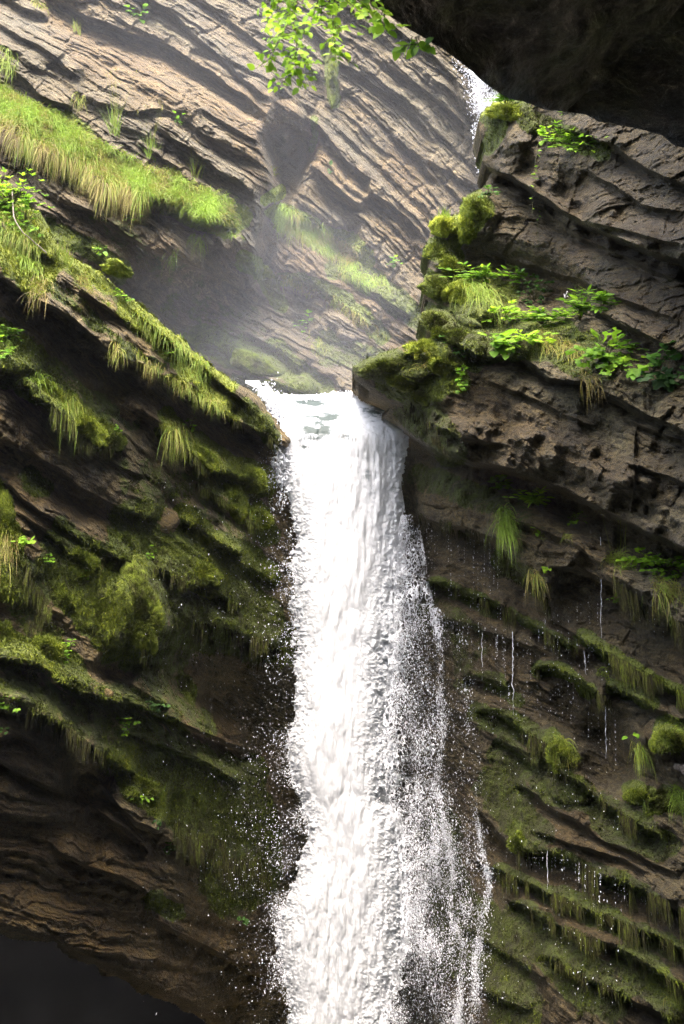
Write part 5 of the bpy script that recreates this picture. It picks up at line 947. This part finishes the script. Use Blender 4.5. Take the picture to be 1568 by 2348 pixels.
PL = [
 (R_, 1190, 790, 'lobed', 16, 26, 36, 10, 4, 'broad bright leaves at the left front of the planted ledge, above the boulder'), (R_, 1140, 795, 'ovate', 14, 30, 12, 14, -6, 'overlapping round leaves hanging at the left end of the planted ledge'),
 (R_, 1150, 740, 'trifoliate', 12, 16, 26, 10, 14, 'small three-leaved plants behind the broad bright leaves'), (R_, 1245, 745, 'pinnate', 16, 20, 40, 8, 16, 'ferny yellow-green row of leaflets along the middle of the planted ledge'), (R_, 1330, 735, 'pinnate', 10, 22, 20, 12, 46, 'tall ferny plant rising over the right half of the planted ledge'), (R_, 1380, 715, 'pinnate', 8, 22, 22, 14, 22, 'drooping feathery leaves right of the tall ferny plant'),
 (R_, 1105, 650, 'pinnate', 18, 16, 34, 8, 12, 'lacy leaves crowning the hanging grass curtain'), (R_, 1175, 660, 'lobed', 5, 22, 16, 4, 18, 'pair of umbrella-like leaves on thin stalks behind the grass curtain'), (R_, 1225, 690, 'trifoliate', 16, 11, 26, 16, 16, 'dim small-leaved herb with seed heads in front of the dark rock'), (R_, 1395, 815, 'lobed', 18, 34, 26, 16, 2, 'clump of glossy lobed leaves hanging over the brown bed'), (R_, 1425, 850, 'ovate', 12, 15, 26, 12, 0, 'small pale leaves below the glossy lobed clump'),
 (R_, 1525, 855, 'lobed', 11, 46, 22, 22, 6, 'largest dark glossy leaves, by the right edge of the frame'), (R_, 1468, 855, 'ovate', 3, 32, 12, 4, 0, 'single oval leaf pointing left of the largest glossy leaves'), (R_, 1058, 875, 'trifoliate', 16, 9, 8, 16, -12, 'tiny-leaved sprig dangling from the moss under the golden pad'), (R_, 1050, 800, 'trifoliate', 14, 11, 26, 14, 6, 'yellowish herb tangled over the dark bristly moss'),
 (R_, 1140, 1125, 'trifoliate', 8, 18, 12, 8, 18, 'little plant with starry leaves at the top of the vivid hanging grass'), (R_, 1222, 1160, 'pinnate', 14, 18, 22, 8, 16, 'bushy bright plant on the brown ledge right of the vivid grass'), (R_, 1232, 1215, 'ovate', 8, 13, 10, 8, 2, 'few yellowed leaves above the root strands'), (R_, 1305, 1200, 'ovate', 7, 13, 16, 6, 10, 'small round leaves on the crest of the brown ledge'), (R_, 1240, 1310, 'ovate', 4, 15, 8, 5, 4, 'two bright leaves at the straggly tuft'),
 (R_, 1465, 1290, 'trifoliate', 14, 17, 20, 10, 6, 'bright rounded leaves right of the tall seed-head grass'), (R_, 1520, 1310, 'trifoliate', 26, 14, 28, 12, 6, 'dense leafy mat over the grass at the right edge'), (R_, 1430, 1375, 'trifoliate', 12, 11, 22, 8, -6, 'dangling small-leaved runners under the tall seed-head grass'), (R_, 1460, 1690, 'ovate', 6, 14, 10, 6, 4, 'small heart-shaped leaves beside the drooping lower right tuft'),
 (R_, 1160, 244, 'pinnate', 14, 14, 26, 5, 10, 'sunlit ferns on the moss cap under the overhang'), (R_, 1300, 340, 'pinnate', 18, 14, 26, 16, 8, 'leafy green clump under the overhang on the upper right rock'), (R_, 1370, 330, 'lobed', 4, 20, 12, 4, 12, 'two flat leaves on stalks right of the upper leafy clump'), (R_, 1340, 345, 'ovate', 7, 15, 10, 10, 4, 'small yellow leaves on the right of the upper leafy clump'), (R_, 1245, 330, 'ovate', 5, 20, 12, 8, 4, 'three larger bright leaves left of the upper leafy clump'), (R_, 1122, 452, 'trifoliate', 7, 11, 10, 6, 4, 'tiny bright sprig on the dark moss dome'),
 (L_, 28, 470, 'trifoliate', 70, 11, 34, 22, 8, 'dense bright small-leaved ground plant at the left edge of the upper bank'), (L_, 60, 520, 'trifoliate', 40, 10, 26, 26, 2, 'small-leaved plant covering the end of the upper left bank'), (L_, 22, 775, 'pinnate', 12, 15, 20, 14, 6, 'leafy sprout at the left edge over the round moss bank'), (L_, 20, 815, 'trifoliate', 14, 11, 14, 14, -6, 'dangling leaves under the leafy sprout at the left edge'),
 (L_, 280, 1000, 'ovate', 5, 14, 6, 6, 4, 'pale rounded leaves on the knob ending the bright moss bank'), (L_, 437, 985, 'ovate', 7, 14, 7, 8, 6, 'small blue-green plant right of the draped golden grass'), (L_, 72, 1248, 'lobed', 9, 17, 10, 6, 4, 'small bright lobed plant on the brown bed'), (L_, 205, 1315, 'ovate', 8, 15, 8, 10, 0, 'fresh round leaves below the larger moss ball'), (L_, 352, 1280, 'ovate', 7, 12, 5, 8, 4, 'pale green rosette at the right end of the brown bed'), (L_, 118, 1290, 'trifoliate', 7, 10, 6, 5, 2, 'tiny plant on the brown bed left of the larger moss ball'),
 (L_, 160, 1500, 'trifoliate', 12, 11, 12, 16, 0, 'small plants in a row down the ledge corner, lower left'), (L_, 30, 1615, 'trifoliate', 16, 11, 12, 12, 0, 'small leafy clump under the lower left ledge'), (L_, 355, 1620, 'trifoliate', 12, 10, 14, 6, 0, 'little green plants on the dark ledge in the lower left hollow'), (L_, 22, 1675, 'ovate', 4, 10, 8, 3, 2, 'two small yellow leaves on the dark lower left wall'), (L_, 395, 1935, 'lobed', 8, 16, 7, 14, 0, 'bright yellow-green sprig on the dark lower left wall'), (L_, 328, 1830, 'ovate', 8, 10, 10, 6, 2, 'pale flecked plant on the lower left block'), (L_, 368, 1885, 'ovate', 5, 11, 7, 5, 0, 'grey-green leaves under the lower left block'), (L_, 556, 2102, 'ovate', 4, 13, 6, 5, 0, 'dark round leaves low down by the waterfall'), (L_, 300, 1660, 'trifoliate', 12, 9, 14, 8, 4, 'sparse sprouts on the slope of the lower left ledge'),
 (L_, 380, 805, 'trifoliate', 16, 10, 14, 14, 0, 'leafy herbs under the combed grass on the slab'), (L_, 232, 588, 'ovate', 9, 12, 10, 5, 8, 'blue-green rosette on the crest beside the far gorge'), (L_, 290, 690, 'trifoliate', 8, 10, 10, 8, 0, 'green sprout on the middle of the mossy slab'),
 (F_, 320, 35, 'ovate', 12, 18, 18, 8, 0, 'small leafy twig on the far cliff near the top left'), (F_, 408, 285, 'ovate', 8, 12, 8, 12, 0, 'faint green sprig on the far beds'), (F_, 705, 745, 'trifoliate', 12, 9, 14, 14, 0, 'small green plant on the misty rock above the lip'), (F_, 905, 612, 'ovate', 9, 14, 10, 5, 6, 'little leafy clump on the far rock behind the boulder'), (F_, 310, 505, 'ovate', 7, 11, 8, 6, 0, 'blue-green leaves under the far grass slope'), (F_, 755, 390, 'ovate', 6, 11, 5, 10, 0, 'sprig hanging beside the far dark cave'),
]
for p_ in PL: plant(*p_, group=G1, dark=('dark' in p_[9] or 'dim' in p_[9] or 'grey' in p_[9]), lo=.55 if 'bright' in p_[9] else .2, hi=1.0 if ('bright' in p_[9] or 'yellow' in p_[9]) else .75)
# small white flower heads
def flowers():
    for (u, v, uu, vv, lab) in [(1425, 790, 1440, 752, 'tiny white flower head on a thin stalk right of the planted ledge'), (1270, 720, 1292, 688, 'dim seed head on a thin stalk in front of the dark rock'), (1385, 720, 1404, 728, 'pinkish flower head at the end of the drooping feathery leaves')]:
        r = right.at(u, v, .02); e = empty('flower', r.tolist()); tag(e, lab, 'flower', 'flower heads over the planted ledge'); px = float(right.depth(u, v))/F
        tip = np.array([(uu-u)*px, -.25, (v-vv)*px]); t = np.linspace(0, 1, 7)[:, None]; quads('stem', [tube(tip*t+np.array([0, 0, .04])*np.sin(t*3.14), .003, .002, 4)], M['stem'], parent=e)
        n = 26; b = tip+rng.normal(0, .028, (n, 3)); m = NT('white_petal') if 'petal' not in M else None
        if m: m.pbr((.75, .72, .74), .7); M['petal'] = m.m
        quads('petals', [leaves(b, rng.normal(0, 1, (n, 3)), .03, 'ovate', np.ones(n))], M['petal'], parent=e)
flowers()
# hanging vines on the upper right rock
def vine(cl, pts, label, every=26, size=11, r=.004, grow=.5):
    pts = np.array(pts, float); root = cl.at(pts[0, 0], pts[0, 1], .05); e = empty('vine', root.tolist()); tag(e, label, 'vine', 'thin vines hanging on the upper right rock')
    y = P(pts[0, 0], pts[0, 1], float(cl.depth(pts[0, 0], pts[0, 1]))-grow)[1]; L0 = np.r_[0, np.cumsum(np.hypot(*np.diff(pts, axis=0).T))]; q = np.arange(0, L0[-1], 4.0)
    u = np.interp(q, L0, pts[:, 0])+1.5*np.sin(q/11); v = np.interp(q, L0, pts[:, 1]); yy = np.minimum(P(u, v, cl.depth(u, v))[:, 1]-.08, y+.25); c = P(u, v, depth_at_y(v, np.minimum(yy, y+.1)))-root; quads('stem', [tube(c, r, r*.6, 4)], M['stem'], parent=e)
    k = rng.integers(0, len(c), max(3, int(L0[-1]/every)*2)); k = np.sort(k); n = len(k); dd = np.stack([rng.choice([-1, 1], n)*rng.uniform(.4, 1, n), -.4+0*k, rng.uniform(-.9, .3, n)], -1)
    quads('leaves', [leaves(c[k], dd, size*y/F*rng.uniform(.6, 1.3, n), 'ovate', rng.uniform(.3, .8, n))], M['leaf'], parent=e)
vine(right, [(1232, 330), (1228, 370), (1226, 410), (1222, 450), (1218, 490)], 'longer leafy vine dangling down the front of the upper right rock')
vine(right, [(1234, 470), (1233, 530), (1232, 580)], 'thin bare vine hanging below the leafy one on the upper right rock', 40, 7)
vine(right, [(1288, 255), (1290, 290)], 'short sprig dangling out of the black overhang', 14, 12)
vine(right, [(1350, 310), (1390, 318)], 'short pale runner at the right of the upper leafy clump', 16, 11)
# ---- sprays of the shrub that hangs down from above ------------------------
def spray_branch(shoots, depth, label, size=19, every=6.0):
    top = P(shoots[0][0][0], shoots[0][0][1], depth); e = empty('hanging_branch', top.tolist()); tag(e, label, 'branch', 'leafy branches hanging in from above')
    st, B, Dd = [], [], []
    for s in shoots:
        dj = depth+rng.normal(0, .12); s = np.array(s, float); L0 = np.r_[0, np.cumsum(np.hypot(*np.diff(s, axis=0).T))]; q = np.arange(0, L0[-1]+.1, every)
        u = np.interp(q, L0, s[:, 0]); v = np.interp(q, L0, s[:, 1]); u = u+3*np.sin(q/17+s[0, 0]); c = P(u, v, dj+.12*np.sin(q/40))-top; st.append(tube(c, .0042, .0022, 4))
        for k in range(1, len(c)):
            for _ in range(1+(rng.random() < .45)):
                B.append(c[k]+rng.normal(0, .006, 3)); Dd.append([rng.choice([-1, 1])*rng.uniform(.3, 1.2), rng.normal(-.2, .5), rng.uniform(-1.1, .25)])
        # side twigs
        for k in rng.integers(2, max(3, len(c)-1), max(2, len(c)//4)):
            sd = rng.choice([-1, 1]); w = c[k]+np.array([sd*.10, rng.normal(0, .04), -.04])*np.linspace(0, 1, 4)[:, None]*rng.uniform(.5, 1.1); st.append(tube(w, .0026, .0016, 4))
            for m_ in (1, 2, 3): B.append(w[m_]); Dd.append([sd*rng.uniform(.1, 1), rng.normal(-.2, .4), rng.uniform(-1, .2)])
    B = np.array(B); Dd = np.array(Dd); n = len(B)
    quads('leaves', [leaves(B, Dd, size*depth/F*rng.uniform(.55, 1.2, n), 'ovate', np.clip(rng.normal(.82, .2, n), 0, 1), up=np.array([0, -1., .55]), roll=.9)], M['leaf'], parent=e); quads('twig', st, M['stem'], parent=e)
spray_branch([[(628, -60), (640, 30), (636, 90), (625, 140), (622, 168)], [(655, -60), (668, 10), (655, 60), (640, 90)], [(684, -60), (676, 60), (680, 140), (682, 214)], [(640, -60), (622, 20), (608, 80)], [(676, 110), (655, 170), (648, 200)], [(690, 120), (712, 160), (716, 192)]], 5.8, 'leafy green branch hanging lowest into the frame at the top')
spray_branch([[(738, -60), (735, 20), (728, 60)], [(760, -60), (768, 10), (762, 60), (760, 130)], [(740, -40), (720, 20), (716, 60)], [(770, 60), (768, 100), (766, 140)]], 6.2, 'leafy green branch beside the lowest one, next to the moss column')
spray_branch([[(770, -60), (790, 0), (820, 25), (845, 42)], [(800, -60), (820, 0), (850, 28)], [(820, -40), (850, 10), (862, 34)], [(780, -60), (770, -10), (775, 20)]], 6.4, 'leafy branch spread along the black overhang edge at the top', 22, 7)
spray_branch([[(876, 24), (872, 50), (864, 68)], [(884, 30), (884, 56), (880, 66)]], 6.8, 'small leafy sprig hanging off the overhang edge, upper one', 28, 9)
spray_branch([[(950, 84), (955, 98), (962, 112)], [(946, 84), (938, 104)], [(958, 88), (970, 104)]], 7.2, 'small leafy sprig hanging off the overhang edge, lower one', 26, 9)
# ---- odds and ends ------------------------------------------------------------
def wood(cl, pts, r0, r1, name, label, lift=.1):
    q = np.array(pts, float); c = P(q[:, 0], q[:, 1], np.array([float(cl.depth(a, b)) for a, b in q])-lift); t = np.linspace(0, len(c)-1, 14); c = np.stack([np.interp(t, range(len(c)), c[:, k]) for k in range(3)], -1)+rng.normal(0, r0*.25, (14, 3))
    o = quads(name, [tube(c, r0, r1, 8)], M['bark'], origin=c[0]); o.location = c[0].tolist(); tag(o, label, 'wood')
m = NT('grey_bark'); m.pbr(m.ramp(m.noise(m.coord(), 18, 6), [(.3, (.05, .04, .03)), (.7, (.24, .20, .16))]), .85); M['bark'] = m.m
wood(right, [(1590, 1768), (1568, 1762), (1552, 1756)], .09, .05, 'branch_stub', 'broken grey branch stub poking in at the right edge', .3)
wood(near, [(28, 440), (32, 500), (50, 530), (80, 556), (108, 580)], .012, .006, 'dead_twig', 'thin bare twig arching over the upper left bank', .5)
def stone(cl, u, v, r, sq, mat, label, ang=0):
    a = np.linspace(0, math.pi, 22)[:, None]; b = np.linspace(0, 2*math.pi, 40, endpoint=False)[None]; s = np.stack([np.sin(a)*np.cos(b), np.sin(a)*np.sin(b), np.cos(a)+0*b], -1)
    q = np.sign(s)*np.abs(s)**.75; p = q*np.array(sq)*r*(1+.22*fbm(q*1.6+u, 4, .6))[..., None]; A = math.radians(ang); p = np.stack([p[..., 0]*math.cos(A)+p[..., 2]*math.sin(A), p[..., 1], -p[..., 0]*math.sin(A)+p[..., 2]*math.cos(A)], -1)
    n, k = p.shape[:2]; idx = np.arange(n*k).reshape(n, k); j = np.roll(idx, -1, 1); fa = np.stack([idx[:-1], idx[1:], j[1:], j[:-1]], -1).reshape(-1, 4)
    loc = cl.at(u, v, -r*.25); N_ = n*k; o = mesh_np('stone', p.reshape(-1, 3), fa, [mat], {'warm': np.full(N_, .9), 'wet_shaded': np.zeros(N_), 'moss': np.full(N_, .15), 'hue': np.full(N_, .4)}); o.location = loc.tolist(); tag(o, label, 'stone')
stone(near, 290, 940, .20, (1.1, .8, .9), M['rock_near'], 'pale blocky stone lodged on the ledge above the draped golden grass', 20)
stone(near, 380, 1195, .24, (1, .8, 1), M['rock_near'], 'rounded brown stone lodged in the dark crevice left of the moss pads', 30)
stone(near, 245, 1587, .08, (1.4, .8, .8), M['rock_near'], 'small dark brown rounded stone on the lower left ledge', 20)
stone(near, 186, 1298, .10, (1.2, .8, .6), M['rock_near'], 'small orange chip of stone between the two moss balls', 30)
def haze():
    lo = np.array([-70., -32, -26.5]); hi = np.array([70., 80, 60.]); c = np.array([[x, y, z] for x in (0, 1) for y in (0, 1) for z in (0, 1)])*(hi-lo)+lo
    o = mesh_np('haze', c, [(0, 1, 3, 2), (4, 6, 7, 5), (0, 4, 5, 1), (2, 3, 7, 6), (0, 2, 6, 4), (1, 5, 7, 3)], smooth=False); tag(o, kind='stuff')
    m = bpy.data.materials.new('haze'); m.use_nodes = True; t = m.node_tree; t.nodes.clear(); out = t.nodes.new('ShaderNodeOutputMaterial'); v = t.nodes.new('ShaderNodeVolumePrincipled')
    v.inputs['Color'].default_value = (.93, .95, 1, 1); v.inputs['Density'].default_value = .0002; v.inputs['Anisotropy'].default_value = .2; t.links.new(v.outputs[0], out.inputs['Volume']); o.data.materials.append(m)
haze()

def mist(u, v, d, r, dens, label):
    c = P(u, v, d); a = np.linspace(0, math.pi, 24)[:, None]; b = np.linspace(0, 2*math.pi, 40, endpoint=False)[None]
    s = np.stack([np.sin(a)*np.cos(b), np.sin(a)*np.sin(b), np.cos(a)+0*b], -1); s = s*np.array(r)*(1+.25*fbm(s*1.3+u, 2))[..., None]
    n, k = s.shape[:2]; idx = np.arange(n*k).reshape(n, k); j = np.roll(idx, -1, 1); fa = np.stack([idx[:-1], idx[1:], j[1:], j[:-1]], -1).reshape(-1, 4)
    m = bpy.data.materials.new('mist'); m.use_nodes = True; t = m.node_tree; t.nodes.clear(); out = t.nodes.new('ShaderNodeOutputMaterial'); vv = t.nodes.new('ShaderNodeVolumePrincipled')
    vv.inputs['Color'].default_value = (.93, .95, 1, 1); vv.inputs['Density'].default_value = dens; t.links.new(vv.outputs[0], out.inputs['Volume'])
    o = mesh_np('mist', s.reshape(-1, 3), fa, [m]); o.location = c.tolist(); tag(o, kind='stuff')
mist(560, 720, 28.6, (4.6, 2.6, 3.8), .009, ''); mist(680, 860, 27.0, (2.9, 2.0, 1.9), .007, ''); mist(480, 430, 30.3, (10, 2.2, 7.5), .009, ''); mist(1010, 1950, 21.6, (1.2, .9, 4.2), .010, '')
# ================================================================== LIGHT
SUN_EL, SUN_AZ = 62.0, -168.0            # azimuth: direction the light comes from, measured from +y towards +x
def build_light():
    el, az = math.radians(SUN_EL), math.radians(SUN_AZ)
    w = bpy.data.worlds.new('World'); sc.world = w; w.use_nodes = True; nt = w.node_tree; nt.nodes.clear()
    o = nt.nodes.new('ShaderNodeOutputWorld'); b = nt.nodes.new('ShaderNodeBackground'); s = nt.nodes.new('ShaderNodeTexSky')
    s.sky_type = 'NISHITA'; s.sun_disc = False; s.sun_elevation = el; s.sun_rotation = az; s.air_density = 1.0; s.dust_density = 6.0; s.ozone_density = 0.5
    b.inputs['Strength'].default_value = .15
    nt.links.new(s.outputs[0], b.inputs[0]); nt.links.new(b.outputs[0], o.inputs[0])
    L = bpy.data.lights.new('sun', 'SUN'); L.energy = .58; L.angle = math.radians(50); L.color = (1, .98, .95)
    lo = bpy.data.objects.new('sun', L); COL.objects.link(lo)
    import mathutils
    d = mathutils.Vector((math.sin(az)*math.cos(el), math.cos(az)*math.cos(el), math.sin(el)))
    lo.rotation_euler = d.to_track_quat('Z', 'Y').to_euler()
    lo.location = d*60
build_light()
sc.view_settings.view_transform = 'Standard'; sc.view_settings.look = 'None'; sc.view_settings.gamma = 1
sc.view_settings.exposure = 2.98
sc.cycles.use_denoising = True
sc.cycles.max_bounces = 6; sc.cycles.transparent_max_bounces = 16; sc.cycles.diffuse_bounces = 3; sc.cycles.volume_bounces = 1

sc.cycles.denoising_prefilter = 'NONE'
